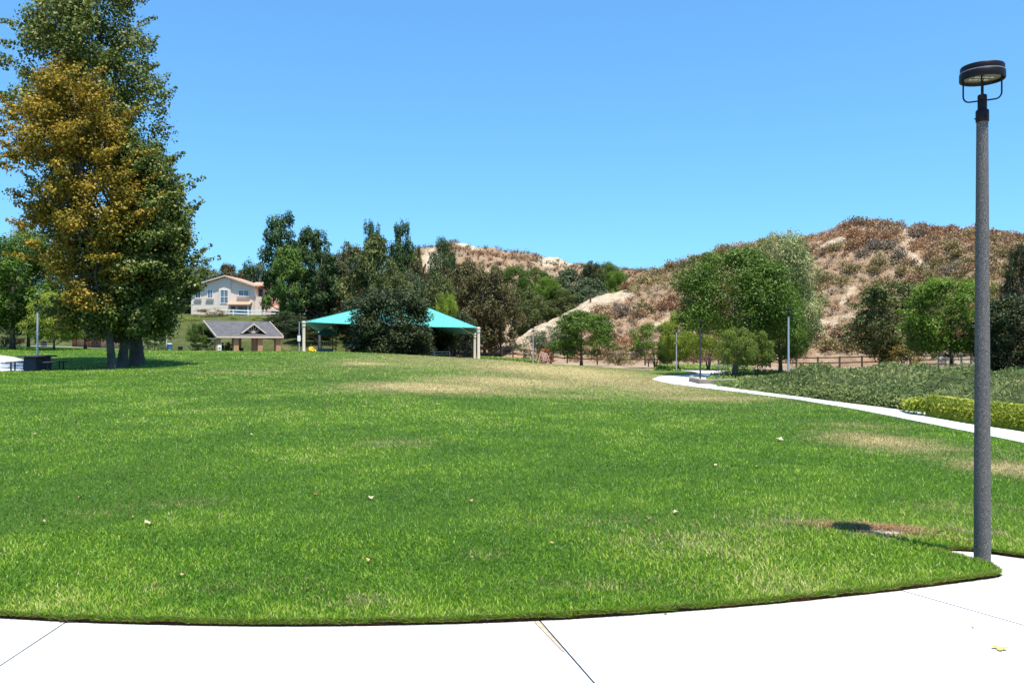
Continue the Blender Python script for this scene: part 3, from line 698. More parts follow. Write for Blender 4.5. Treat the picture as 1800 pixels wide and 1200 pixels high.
T_('bush', 42, 'lime', 330, 130, 552, 60, "shrub", "yellow green shrub on the bank left of the cream house", "shrub", low=.3)
for q, (a, wd) in enumerate(((418,44),(455,50),(492,50))):
    T_('bush', 41, 'lime', a, 132, 553, wd, "shrub", ["yellow green shrub on the bank under the patio door","yellow green shrub on the bank below the white fence's middle","yellow green shrub on the bank beside the pine's shade"][q], "shrub", low=.3)
# behind the house
for q, (a, tp, wd, D) in enumerate(((352,462,80,185),(400,465,70,188),(455,462,60,186),(430,474,60,190),(312,470,80,182))):
    T_('euc', 51+q % 2, 'euc_brown' if q % 2 else 'euc_grey', a, D, tp, wd, "eucalyptus_tree", ["grey leaved tree behind the left slope of the cream house's roof","brown tinged tree behind the roof peak of the cream house","airy grey tree behind the orange tiled wing","low brown tree between the roof peak and the tiled wing","grey tree half behind the sycamore, left of the cream house"][q])
# pines
T_('pine', 61, 'pine', 494, 124, 372, 92, "pine_tree", "tallest pine beside the cream house, with a bushy left arm", rz=2.0)
T_('pine', 62, 'pine_light', 508, 117, 428, 78, "pine_tree", "light green pine with a bare trunk in front of the tallest pine")
T_('pine', 62, 'pine', 546, 128, 396, 88, "pine_tree", "dark pine with a two pointed top right of the tallest pine", rz=.4)
T_('pine', 61, 'pine', 566, 118, 440, 95, "pine_tree", "broad dark green pine above the left corner of the teal canopy", rz=4)
T_('spire', 63, 'pine', 653, 150, 381, 44, "pine_tree", "small pointed pine top peeking over the olive tree")
T_('spire', 64, 'pine', 708, 140, 384, 56, "pine_tree", "tall full pine spire right of the pointed pine top")
T_('spire', 63, 'pine_light', 733, 139, 427, 22, "pine_tree", "thin spire hugging the right side of the full pine")
T_('round', 32, 'pine', 777, 138, 420, 56, "pine_tree", "round topped pine with visible trunk before the far hill", trunkmat=bark)
# mixed band behind the canopy
band = [('euc',51,'euc_brown',616,132,428,66,"dark brownish eucalyptus left of the pointed pine top"),
 ('euc',52,'euc_brown',600,120,462,66,"brownish eucalyptus above the left slope of the canopy"),
 ('euc',52,'euc',662,112,418,112,"tall olive green tree rising behind the dark oak"),
 ('round',33,'euc',688,108,474,90,"olive tree over the right shoulder of the dark oak"),
 ('euc',51,'euc_grey',722,112,478,70,"grey green eucalyptus below the full pine"),
 ('round',31,'euc_grey',742,104,522,54,"pale grey green tree just behind the canopy peak"),
 ('euc',52,'euc_brown',730,130,460,60,"brown leaved tree at the foot of the full pine"),
 ('euc',51,'euc',772,110,482,80,"olive eucalyptus over the canopy's right slope"),
 ('round',33,'lime',785,104,512,46,"yellow green tree touching the canopy's right slope"),
 ('euc',52,'euc_brown',815,118,462,100,"dark brown eucalyptus right of the round topped pine"),
 ('euc',51,'euc_brown',852,112,470,96,"darkest brown eucalyptus above the canopy's right post"),
 ('euc',52,'euc_brown',880,112,500,72,"dusky eucalyptus at the foot of the bare ridge"),
 ('round',32,'pine',870,150,468,40,"small dark green top above the dusky eucalyptus"),
 ('round',31,'green',905,150,466,66,"green tree before the white rocks, left of the pair"),
 ('round',33,'green',940,152,468,66,"green tree before the white rocks, right of the pair"),
 ('round',32,'bright',962,140,488,60,"bright green tree behind the bare ridge, left of the grey one"),
 ('euc',51,'euc',925,125,506,66,"olive tree with slim bare trunk at the ridge foot"),
 ('round',33,'euc',945,138,520,60,"green tree filling the dip left of the ridge"),
 ('euc',52,'euc_grey',1000,150,474,90,"grey green tree before the right end of the white rocks"),
 ('round',31,'euc',985,140,505,70,"low green tree on the skyline of the bare ridge"),
 ('euc',51,'oak',1040,158,460,50,"dark tree standing highest at the saddle"),
 ('round',32,'green',1068,160,462,56,"mid green tree at the saddle, right of the dark one"),
 ('round',31,'bright',1086,156,474,52,"yellow green tree at the right end of the saddle row"),
 ('euc',52,'euc_grey',1040,146,490,90,"grey green tree below the saddle trees on the ridge"),
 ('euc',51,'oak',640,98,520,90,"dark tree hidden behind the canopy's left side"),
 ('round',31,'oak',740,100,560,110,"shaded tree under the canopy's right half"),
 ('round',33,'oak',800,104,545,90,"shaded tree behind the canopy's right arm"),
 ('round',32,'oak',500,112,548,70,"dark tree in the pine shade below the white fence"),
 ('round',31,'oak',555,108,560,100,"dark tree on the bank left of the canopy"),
 ('euc',51,'euc_brown',572,126,468,66,"brown grey tree between the dark pine and the canopy"),
]
for k, sd_, mt, a, D, tp, wd, lb in band:
    T_(k, sd_, mt, a, D, tp, wd, "eucalyptus_tree" if k == 'euc' else "broadleaf_tree", lb)
T_('oak', 71, 'oak', 688, 78.5, 504, 146, "oak_tree", "dense dark oak hiding the middle of the teal canopy", low=.35)
# right side
T_('round', 34, 'green', 1022, 80, 543, 122, "broadleaf_tree", "round dark green tree in front of the rail fence, centre right", low=.1)
T_('bush', 42, 'euc_grey', 938, 93, 578, 66, "shrub", "grey green shrub behind the far centre lamp post", "shrub")
T_('multi', 81, 'euc_grey', 968, 92, 572, 60, "small_tree", "grey leaved small tree left of the round dark green tree", "tree")
T_('bush', 41, 'rustshrub', 960, 90.5, 607, 34, "shrub", "rusty red shrub behind the looped play climber", "shrub")
T_('bush', 41, 'olive', 1086, 90, 596, 60, "shrub", "olive shrub with dark underside between two small trees at the fence", "shrub")
T_('multi', 82, 'bright', 1152, 77, 566, 92, "small_tree", "many stemmed light green tree at the edge of the lawn", "tree")
T_('round', 35, 'lime', 1192, 72, 548, 62, "broadleaf_tree", "yellow green tree just right of the many stemmed tree")
T_('round', 35, 'green', 1173, 74, 590, 36, "broadleaf_tree", "low dark tree behind the third lamp post from the right", low=0)
T_('multi', 81, 'lime', 1245, 68, 545, 92, "small_tree", "yellow green tree with forked trunk behind the winding path", "tree")
T_('round', 36, 'silver', 1372, 62, 404, 142, "broadleaf_tree", "pale leaved tree sticking out behind the biggest green tree", trunkmat=bark_pale)
T_('round', 37, 'green', 1292, 55, 434, 222, "broadleaf_tree", "biggest dark green tree where the path curves", trunkmat=bark)
T_('round', 36, 'green', 1370, 58, 500, 100, "broadleaf_tree", "green tree under the right side of the biggest tree", trunkmat=bark_pale)
T_('round', 38, 'yolive', 1293, 44.5, 574, 68, "young_tree", "young olive green tree leaning over the shady bank by the path", "tree")
T_('round', 38, 'yolive', 1332, 45.5, 580, 56, "young_tree", "young tree with rounder crown just right of the leaning one", "tree")
T_('euc', 51, 'euc', 1570, 80, 496, 150, "scrub_oak_tree", "grey green scrub oak at the foot of the hill", low=0, rz=1.3)
T_('round', 31, 'bright', 1672, 60, 484, 165, "small_tree", "bright green tree with leaning trunk left of the tall lamp post", "tree")
T_('oak', 72, 'oak', 1790, 55, 510, 140, "oak_tree", "dark dense tree behind the tall lamp post at the right edge", low=.3)
T_('round', 34, 'oak', 1800, 80, 428, 66, "broadleaf_tree", "dark tree on the hill at the right edge", base=560)
T_('bush', 42, 'rustolive', 1588, 58, 604, 66, "shrub", "rusty olive shrub rising behind the groundcover bank", "shrub", low=0)
T_('oak', 72, 'oak', 1950, 58, 500, 170, "oak_tree", "dark dense tree beyond the right edge")

# ------------------------------------------------------------------ hillside scrub
def scrub_mesh(seed, n=260, w=.5, h=.55):
    rng = np.random.default_rng(seed); nl = 9; c = np.clip(rng.normal(size=(nl, 2))*.19, -.24, .24); c[0] = 0; r = rng.uniform(.25, .38, nl); tn0 = rng.random(nl)
    k = rng.integers(0, nl, n); a = rng.uniform(0, 2*math.pi, n); el = np.arcsin(rng.uniform(.05, 1, n))
    d = np.stack([np.cos(a)*np.cos(el), np.sin(a)*np.cos(el), np.sin(el)], 1)
    rad = r[k]*rng.uniform(.55, 1.08, n); base = np.stack([c[k, 0], c[k, 1], np.zeros(n)], 1)
    pos = base+d*rad[:, None]*np.array([1, 1, 1.35])
    al = d*.7+np.array([0, 0, .3])+rng.normal(size=(n, 3))*.5; al /= np.linalg.norm(al, axis=1, keepdims=True)
    t = np.cross(al, rnd_dirs(n, rng)); t /= np.linalg.norm(t, axis=1, keepdims=True); L = rng.uniform(.035, .08, (n, 1)); wv = rng.uniform(.018, .034, (n, 1))
    V = np.stack([pos-al*L*.7-t*wv, pos-al*L*.7+t*wv, pos+al*L*.6+t*wv*.3, pos+al*L*.6-t*wv*.3], 1).reshape(-1, 3)
    st_ = []
    for i in range(nl):
        for w_ in (np.array([.018, 0, 0]), np.array([0, .018, 0])):
            e_ = np.array([c[i, 0], c[i, 1], r[i]*.9]); st_.append(np.stack([-w_, w_, e_+w_*.4, e_-w_*.4]))
    V = np.vstack([V, np.vstack(st_)]); m_ = 2*nl
    return V, np.arange((n+m_)*4).reshape(-1, 4), np.concatenate([tn0[k]*.35+rng.random(n)*.45+.2*(rad/r.max()), np.full(m_, .1)])  # inner leaves toned darker, painting shade into the clump
sm = []; 
for s_ in range(6):
    V, Fc, tn = scrub_mesh(100+s_, 800); sm.append(np_mesh("scrub", V, Fc, 4, tn))
srng = np.random.default_rng(5); cands = []
for _ in range(14000):
    u = srng.uniform(1000, 2050); t_ = srng.uniform(.015 if u < 1330 else .075, 1.03)
    x, D, z = Hr(np.array([u]), np.array([t_])); x, D, z = float(x[0]), float(D[0]), float(z[0]); py = 600-(z-CAMZ)/D*F
    iu = np.searchsorted(U[0], u); it = min(len(tt)-1, np.searchsorted(tt, t_)); rkk = rk[it, min(iu, U.shape[1]-1)]
    if rkk > .3: continue
    cl_n = float(vnoise(np.array([x*.16]), np.array([D*.16+z*.1]), 55)[0])
    size = srng.uniform(1.0, 2.5)*(.6+.7*cl_n)
    if u < 1120 and srng.random() < .5: continue
    cands.append((x, D, z, size, cl_n, u))
# keep spacing so that soil shows between the clumps
kept = []; KA = np.empty((len(cands), 4)); kn = 0
for c_ in sorted(cands, key=lambda q: -q[3]):
    if kn and (((KA[:kn, 0]-c_[0])**2+(KA[:kn, 1]-c_[1])**2*.6+(KA[:kn, 2]-c_[2])**2) < (.36*(c_[3]+KA[:kn, 3]))**2).any(): continue
    kept.append(c_); KA[kn] = c_[:4]; kn += 1
print("scrub kept", len(kept))
kinds = [('sage','sagebrush',"brown sagebrush clump on the dry hillside","brown sagebrush clumps over the hillside"),
         ('rust','buckwheat_bush',"rust red dried buckwheat clump on the hillside","rust red dried clumps over the hillside"),
         ('olive','coyote_brush',"dull olive brush clump on the dry hillside","olive brush clumps over the hillside"),
         ('greyscrub','grey_scrub_bush',"grey leafless looking scrub clump on the hillside","grey scrub clumps over the hillside")]
def kind_of(c_):
    v = float(vnoise(np.array([c_[0]*.07+9]), np.array([c_[1]*.07+c_[2]*.12]), 66)[0])+srng.normal()*.26
    return 1 if v > .80 else (2 if v < .32 else (3 if srng.random() < .25 else 0))
vis = [c_ for c_ in kept if c_[5] < 1860]; vis.sort(key=lambda c_: -c_[3]/c_[1]); rest = vis[290:]+[c_ for c_ in kept if c_[5] >= 1860]
for i, c_ in enumerate(vis[:290]):
    kk = kinds[kind_of(c_)]
    o = bpy.data.objects.new(kk[1], sm[i % 6]); link(o); o.location = (c_[0], c_[1], c_[2]-.06); o.rotation_euler = (0, 0, srng.uniform(0, 6.28))
    s_ = c_[3]; o.scale = (s_*1.15, s_*1.15, s_*srng.uniform(.95, 1.35)); setmat(o, leafm[kk[0]]); tag(o, kk[2], "bush", kk[3])
def scrub_mass(name, lst, n, seed, mats, fn):
    parts = {}
    for c_ in lst:
        parts.setdefault(fn(c_), []).append(c_)
    for kd, L in parts.items():
        Vs = []; tn_ = []
        base = [scrub_mesh(200+k+seed, n) for k in range(4)]
        for c_ in L:
            V, Fc, tn = base[srng.integers(0, 4)]; a = srng.uniform(0, 6.28); s_ = c_[3]; ca, sa = math.cos(a)*s_*1.15, math.sin(a)*s_*1.15
            Vs.append(np.stack([V[:, 0]*ca-V[:, 1]*sa+c_[0], V[:, 0]*sa+V[:, 1]*ca+c_[1], V[:, 2]*s_*1.1+c_[2]-.05], 1)); tn_.append(tn)
        V = np.vstack(Vs); o = bpy.data.objects.new(name, np_mesh(name, V, np.arange(len(V)).reshape(-1, 4), 4, np.concatenate(tn_))); link(o); setmat(o, leafm[mats[kd]])
        tag(o, ["small brown scrub covering the hillside","small rust red scrub covering the hillside","small olive scrub covering the hillside","small grey scrub covering the hillside"][kd] if seed == 0 else ["brown scrub on the far hill's slope","reddish scrub on the far hill's slope","olive scrub on the far hill's slope","grey scrub on the far hill's slope"][kd], "scrub", kind='stuff')
scrub_mass("hillside_scrub", rest, 150, 0, ['sage','rust','olive','greyscrub'], kind_of)
# far hill scrub
far = []
for _ in range(2600):
    u = srng.uniform(640, 1240); D = srng.uniform(170, 300); 
    r_ = float(blob(np.array([u]), np.array([D]), [(822,274,22,14,.85),(760,245,26,30,.8),(985,270,40,16,.9),(960,255,26,14,.6)])[0])
    if r_ > .42: continue
    far.append(((u-900)/F*D, D, float(Hbg(u, D)), srng.uniform(1.5, 3.6), 0, u))
scrub_mass("far_scrub", far, 36, 50, ['sage','rust','olive','greyscrub'], kind_of)
# olive ground cover on the bank
bk = []
for _ in range(2600):
    u = srng.uniform(150, 640); D = srng.uniform(99, 150)
    bk.append(((u-900)/F*D, D, float(Hbg(u, D)), srng.uniform(.5, 1.1), 0, u))
Vs = []; tn_ = []; b4 = [scrub_mesh(300+k, 14) for k in range(4)]
for c_ in bk:
    V, Fc, tn = b4[srng.integers(0, 4)]; s_ = c_[3]; Vs.append(np.stack([V[:, 0]*s_*1.3+c_[0], V[:, 1]*s_*1.3+c_[1], V[:, 2]*s_*.35+c_[2]-.05], 1)); tn_.append(tn)
V = np.vstack(Vs); o = bpy.data.objects.new("bank_groundcover", np_mesh("bank_groundcover", V, np.arange(len(V)).reshape(-1, 4), 4, np.concatenate(tn_))); link(o)
setmat(o, leafmat("bank_leaf", [(0,(.05,.07,.018)),(.5,(.09,.11,.03)),(1,(.17,.16,.06))], .2, .9, .05)); tag(o, "dull green groundcover on the bank below the house", "groundcover", kind='stuff')

# ------------------------------------------------------------------ groundcover bank beside the path, hedge
def cover(name, label, poly, hf, n, size, mat, seed, under, aspect=.35, spread=.10, kind='stuff', cat="groundcover", up=.9):
    rng = np.random.default_rng(seed); P_ = np.array(poly); lo, hi = P_.min(0), P_.max(0)
    inn = [(x, y) for x in np.arange(lo[0], min(hi[0], 45), .35) for y in np.arange(lo[1], hi[1], .45)]; q = np.array(inn); inn = [tuple(k) for k in q[inside(poly, q[:, 0], q[:, 1])]]
    pl = dense(poly, lambda a: .7)
    def zf(x, y): return H(x, y)+hf(x, y)
    pts = np.stack([rng.uniform(lo[0], hi[0], n*3), rng.uniform(lo[1], hi[1], n*3)], 1); pts = pts[inside(poly, pts[:, 0], pts[:, 1])]
    # nearer plants show larger: thin out with distance
    keep = rng.random(len(pts)) < np.clip((lo[1]/pts[:, 1])**1.0, .05, 1); pts = pts[keep][:n]
    e = .15; z = zf(pts[:, 0], pts[:, 1]); zx = (zf(pts[:, 0]+e, pts[:, 1])-z)/e; zy = (zf(pts[:, 0], pts[:, 1]+e)-z)/e
    nr = np.stack([-zx, -zy, np.ones(len(z))], 1); nr /= np.linalg.norm(nr, axis=1, keepdims=True)
    pos = np.stack([pts[:, 0], pts[:, 1], z], 1)+nr*rng.uniform(-.02, spread, (len(z), 1))
    sz = size*np.clip(pts[:, 1]/lo[1], 1, 1.8)
    d = nr*.35+np.array([0, 0, up*.6])+rnd_dirs(len(z), rng)*1.0; d /= np.linalg.norm(d, axis=1, keepdims=True)
    t = np.cross(d, rnd_dirs(len(z), rng)); t /= np.linalg.norm(t, axis=1, keepdims=True); L = (sz*rng.uniform(.6, 1.4, len(z)))[:, None]
    V = np.stack([pos-t*L*aspect*.5-d*L*.5, pos+t*L*aspect*.5-d*L*.5, pos+t*L*aspect*.25+d*L*.5, pos-t*L*aspect*.25+d*L*.5], 1).reshape(-1, 3)
    cln = mound(pts[:, 0], pts[:, 1])[1]; tone = np.clip(cln*.5+rng.random(len(z))*.55, 0, 1)
    return V, tone, pl, inn, zf
def pathnorm(f): return f
gpoly = [hit(*q) for q in ((1268,681),(1300,686),(1340,691),(1400,698),(1500,712),(1570,721),(1618,728))]+[(xat(1640,19),19),(xat(1800,17.5),17.5+1.5),(xat(2300,14),16)]+[(xat(a, D), D) for a, D in ((2300,46),(1800,52),(1640,60),(1500,62),(1400,58),(1330,54),(1262,50),(1240,47))]
gedge = np.array(dense(gpoly, lambda a: .5))
mrng = np.random.default_rng(77); mnd = []
for _ in range(9000):
    a = mrng.uniform(7, 40); b = mrng.uniform(15, 64)
    if all((a-m[0])**2+((b-m[1])*.8)**2 > (.62*(m[2]+1.0))**2 for m in mnd): mnd.append((a, b, mrng.uniform(.8, 1.7), mrng.uniform(.3, .72), mrng.random()))
mnd = np.array(mnd)
def mound(x, y):
    x = np.ravel(x); y = np.ravel(y); out = np.zeros(len(x)); tn = np.zeros(len(x))
    for i in range(0, len(x), 4000):
        d2 = ((x[i:i+4000, None]-mnd[None, :, 0])**2+(y[i:i+4000, None]-mnd[None, :, 1])**2)/mnd[None, :, 2]**2
        hgt_ = mnd[None, :, 3]*np.sqrt(np.clip(1-d2, 0, 1)); k = hgt_.argmax(1); out[i:i+4000] = hgt_.max(1); tn[i:i+4000] = mnd[k, 4]
    return out, tn
def gh(x, y):
    x = np.asarray(x, float); y = np.asarray(y, float); sh = x.shape; q = np.stack([x.ravel(), y.ravel()], 1); d = np.empty(len(q))
    for i in range(0, len(q), 5000): d[i:i+5000] = np.sqrt(((q[i:i+5000, None, :]-gedge[None])**2).sum(-1)).min(1)
    d = d.reshape(sh); ins = inside(gpoly, x, y); d = np.where(ins, d, 0)
    px_ = 900+F*x/np.maximum(y, 1); fade = np.clip((px_-1255)/150, .12, 1)
    hh = (np.clip(d/1.0, 0, 1)**.6*.45+np.clip((d-1)/11, 0, 1)*.22)*fade
    hh = hh*(1-.35*np.clip((px_-1640)/120, 0, 1))
    res = hh*(1+fbm(x*.5, y*.35, 88)*1.3)+np.where(ins, np.abs(fbm(x*.8, y*.6, 93))*.3*np.clip(d, 0, 1)*fade, 0)+np.where(ins, mound(x, y)[0].reshape(sh)*np.clip(d/1.2, .25, 1)*fade, 0)-.22*fade*ins*np.clip(d, 0, 1)+np.where(ins, fbm(x*1.6, y*1.1, 89)*.22*np.clip(d, 0, 1), 0)
    return np.where(ins, res*(1-.82*np.clip((y-26)/22, 0, 1))-.12*np.clip((y-40)/15, 0, 1), 0)
V, tone, pl, inn, zf = cover("x", None, gpoly, gh, 190000, .062, None, 41, None, aspect=.3, spread=.12, up=.1)
rng = np.random.default_rng(46); fe = np.array(dense([hit(*q) for q in ((1268,680.5),(1300,685.5),(1340,690.5),(1400,697.5),(1500,711.5),(1570,720.5),(1618,727.5))], lambda a: .1)[:-1]); fe = fe[:int(len(fe)*.5)] if False else fe
fe = fe[[i for i in range(len(fe)) if fe[i][1] < 45]]; k = rng.integers(0, len(fe), 20000); inw = rng.random(20000)*.9; fx_ = fe[k, 0]+inw*.35+rng.normal(size=20000)*.05; fy_ = fe[k, 1]+inw*.9
top_ = gh(fx_+.1, fy_+.35); pz_ = H(fx_, fy_)+.02+rng.random(20000)*top_; pp = np.stack([fx_, fy_-.1*rng.random(20000), pz_], 1); okk = 900+F*pp[:, 0]/pp[:, 1] > 1262; pp = pp[okk]
nn_ = rnd_dirs(len(pp), rng)+np.array([-.2, -.7, .5]); nn_ /= np.linalg.norm(nn_, axis=1, keepdims=True); V2 = leaf_quads(pp, nn_, .085, rng, .45); V = np.vstack([V, V2]); tone = np.concatenate([tone, rng.random(len(pp))*.8])
under = plain("shrub_litter", (.050,.066,.026), 1, var=.5, scale=2, world=True, spec=.05)
bank, _ = sheet("shrub_bank", pl, inn, -.03, under, zf=zf, skirt=0); tag(bank, None, None, kind='structure')
o = bpy.data.objects.new("groundcover", np_mesh("groundcover", V, np.arange(len(V)).reshape(-1, 4), 4, tone)); link(o); setmat(o, leafm['juniper']); tag(o, "grey green groundcover shrubs on the bank along the path", "groundcover", kind='stuff')
# yellow-green clipped hedge
hp = [hit(*q) for q in ((1628,735),(1700,748),(1800,763),(2000,800),(2600,915))]; D0 = 14
hp2 = [(x+.35, y+1.9) for x, y in hp[::-1]]
hpoly = smooth_line([hp2[-1]]+[(hp[0][0]-.1, hp[0][1]+.6)]+hp[0:1], 1)[:-1]+hp+hp2[:-1]
hedge_e = np.array(dense(hpoly, lambda a: .2))
def hh_(x, y):
    x = np.asarray(x, float); y = np.asarray(y, float); q = np.stack([x.ravel(), y.ravel()], 1); d = np.sqrt(((q[:, None, :]-hedge_e[None])**2).sum(-1)).min(1).reshape(x.shape)
    return np.where(inside(hpoly, x, y), np.clip(d/.35, 0, 1)**.5*.52, 0)
hedge = thing("hedge", "low clipped yellow green hedge beside the path, right of the groundcover", "hedge", (hp[1][0], hp[1][1], 0)); inv = Vector((-hp[1][0], -hp[1][1], 0))
rng = np.random.default_rng(3); q = np.stack([rng.uniform(hedge_e[:, 0].min(), hedge_e[:, 0].max(), 60000), rng.uniform(hedge_e[:, 1].min(), hedge_e[:, 1].max(), 60000)], 1); q = q[inside(hpoly, q[:, 0], q[:, 1])][:15000]
zt = hh_(q[:, 0], q[:, 1]); zz = H(q[:, 0], q[:, 1])+zt-np.where(rng.random(len(q)) < .25, rng.random(len(q))*zt*.6, 0)+rng.uniform(-.03,.05,len(q))
ps = np.stack([q[:, 0], q[:, 1], zz], 1)
# extra leaves on the front face
fx = np.array(hp); seg = rng.integers(0, len(hp)-1, 16000); tt_ = rng.random(16000); fp = fx[seg]*(1-tt_[:, None])+fx[seg+1]*tt_[:, None]; hz = rng.random(16000)
ff = np.stack([fp[:, 0]+.03+hz**2*.1, fp[:, 1]+.02+hz**3*.18+rng.normal(size=16000)*.03, H(fp[:, 0], fp[:, 1])+.03+hz*.46], 1)
ps = np.vstack([ps, ff]); nr = np.vstack([np.tile([0, -.2, 1.], (len(q), 1)), np.tile([-.2, -1., .5], (16000, 1))])+rnd_dirs(len(ps), rng)*.7; nr /= np.linalg.norm(nr, axis=1, keepdims=True)
V = leaf_quads(ps+np.array(inv), nr, .062, rng, .7); bump_ = vnoise(ps[:, 0]*3, ps[:, 1]*3+ps[:, 2]*3, 5)
fo = bpy.data.objects.new("foliage", np_mesh("foliage", V, np.arange(len(V)).reshape(-1, 4), 4, np.clip(bump_*.5+rng.random(len(ps))*.5, 0, 1))); link(fo, hedge); setmat(fo, leafm['hedge'])
mb = MB()
for i in range(40):
    x, y = fx[0]+(fx[-2]-fx[0])*i/40; mb.tube([(x+.3+inv.x, y+.7+inv.y, h1(x, y)-.05), (x+.3+random.uniform(-.1,.1)+inv.x, y+.7+inv.y, h1(x, y)+.36)], .012, 5)
mb.build("stem", bark, hedge)
# shaded green ground ivy around the tree trunks by the path and on the far green
def carpet(name, label, poly, n, size, mat, seed, dz=0.0, hmax=.12):
    rng = np.random.default_rng(seed); P_ = np.array(poly); lo, hi = P_.min(0), P_.max(0)
    pts = np.stack([rng.uniform(lo[0], hi[0], n*2), rng.uniform(lo[1], hi[1], n*2)], 1); pts = pts[inside(poly, pts[:, 0], pts[:, 1])][:n]
    pos = np.stack([pts[:, 0], pts[:, 1], H(pts[:, 0], pts[:, 1])+dz+rng.random(len(pts))*hmax], 1)
    nr = rnd_dirs(len(pos), rng)*.6+np.array([0, -.3, 1]); nr /= np.linalg.norm(nr, axis=1, keepdims=True)
    V = leaf_quads(pos, nr, size, rng, .7); o = bpy.data.objects.new(name, np_mesh(name, V, np.arange(len(V)).reshape(-1, 4), 4, rng.random(len(pos)))); link(o); setmat(o, leafm[mat]); tag(o, label, "groundcover", kind='stuff')
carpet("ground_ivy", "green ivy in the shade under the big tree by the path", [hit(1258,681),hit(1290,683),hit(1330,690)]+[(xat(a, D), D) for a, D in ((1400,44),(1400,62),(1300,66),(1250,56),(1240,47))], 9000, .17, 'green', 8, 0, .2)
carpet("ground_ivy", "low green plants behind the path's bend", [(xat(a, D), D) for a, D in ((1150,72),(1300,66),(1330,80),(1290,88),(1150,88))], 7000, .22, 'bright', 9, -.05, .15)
carpet("ground_ivy", "green strip of plants between the canopy and the centre lamp post", [(xat(a, D), D) for a, D in ((838,90),(948,88),(955,96),(838,99))], 7000, .2, 'bright', 10, -.1, .45)

# ------------------------------------------------------------------ grass blades near the camera, thinning out with distance
blade_mat, t, p = nodes("grass_blade"); tn = attr(t, "tone"); dr = attr(t, "dryb")
gcol = ramp(t, tn, [(0,(.055,.150,.008)),(.35,(.125,.275,.012)),(.65,(.245,.40,.022)),(.9,(.40,.50,.055)),(1,(.56,.53,.2))])
scol = ramp(t, tn, [(0,(.25,.19,.07)),(1,(.55,.47,.24))])
gc = mix(t, dr, gcol, scol); t.links.new(gc, p.inputs["Base Color"]); p.inputs["Roughness"].default_value = .55; p.inputs["Specular IOR Level"].default_value = .35
tr = N(t, "ShaderNodeBsdfTranslucent"); t.links.new(gc, tr.inputs[0]); mx = N(t, "ShaderNodeMixShader"); mx.inputs[0].default_value = .35
t.links.new(p.outputs[0], mx.inputs[1]); t.links.new(tr.outputs[0], mx.inputs[2]); t.links.new(mx.outputs[0], t.nodes["Material Output"].inputs[0])
rng = np.random.default_rng(99)
def blades(y0, y1, tris3):
    half = lambda y: .62*y*1.2+1.3
    yy = np.linspace(y0, y1, 400); dn = 9600*(4.6/yy)**2.15*half(yy)*2; cum = np.concatenate([[0], np.cumsum((dn[1:]+dn[:-1])/2*np.diff(yy))]); n = int(cum[-1])
    y = np.interp(rng.random(n)*cum[-1], cum, yy); x = rng.uniform(-1, 1, n)*half(y)
    k = inside(lawn_poly, x, y) & ~inside(walk_poly, x, y) & ~inside(lw_poly, x, y); x, y = x[k], y[k]
    tuft = vnoise(x*1.1, y*1.1, 4)*.45+vnoise(x*5, y*5, 6)*.3+vnoise(x*.35+3, y*.35, 8)*.35-.05; dry_ = dryness(x, y)
    bare = (dry_ > .7) & (rng.random(len(x)) < .35); x, y, tuft, dry_ = x[~bare], y[~bare], tuft[~bare], dry_[~bare]
    n = len(x); z = H(x, y)+LAWN_Z-.004; f = y/4.6; hh = .026*f**.18*rng.uniform(.55, 1.35, n)*(.7+.6*tuft); ww = .0050*f**.98*rng.uniform(.7, 1.3, n)*.5
    a = rng.uniform(0, 2*math.pi, n); la = rng.uniform(0, 2*math.pi, n)+.5; le = rng.uniform(.2, 1.2, n)*hh
    w_ = np.stack([np.cos(a)*ww, np.sin(a)*ww, np.zeros(n)], 1); b = np.stack([x, y, z], 1); l = np.stack([np.cos(la)*le, np.sin(la)*le, np.zeros(n)], 1)
    up_ = np.stack([np.zeros(n), np.zeros(n), hh], 1)
    near_ = np.clip((8.0-y)/2.6, 0, 1)*.16-.10*np.exp(-((y-11)/3.5)**2)+.10*np.clip((y-20)/20, 0, 1); tone = np.clip(.41+near_+(tuft-.5)*1.1+rng.normal(size=n)*.2, 0, 1); dd = (rng.random(n) < dry_*1.6).astype(float)
    if tris3:
        V = np.stack([b-w_, b+w_, b+up_*.6+l*.35+w_*.8, b+up_*.6+l*.35-w_*.8, b+up_+l], 1).reshape(-1, 3); i5 = np.arange(n)[:, None]*5
        F3 = np.concatenate([i5+np.array([0, 1, 2]), i5+np.array([0, 2, 3]), i5+np.array([3, 2, 4])], 1).reshape(-1, 3); return V, F3, np.repeat(tone, 3), np.repeat(dd, 3)
    V = np.stack([b-w_, b+w_, b+up_+l], 1).reshape(-1, 3); return V, np.arange(n*3).reshape(-1, 3), tone, dd
Vs, Fs, Ts, Ds_ = [], [], [], []; off = 0
for a_ in ((4.5,6.8,True),(6.8,80,False)):
    V, F3, tn_, dd = blades(*a_); Vs.append(V); Fs.append(F3+off); Ts.append(tn_); Ds_.append(dd); off += len(V)
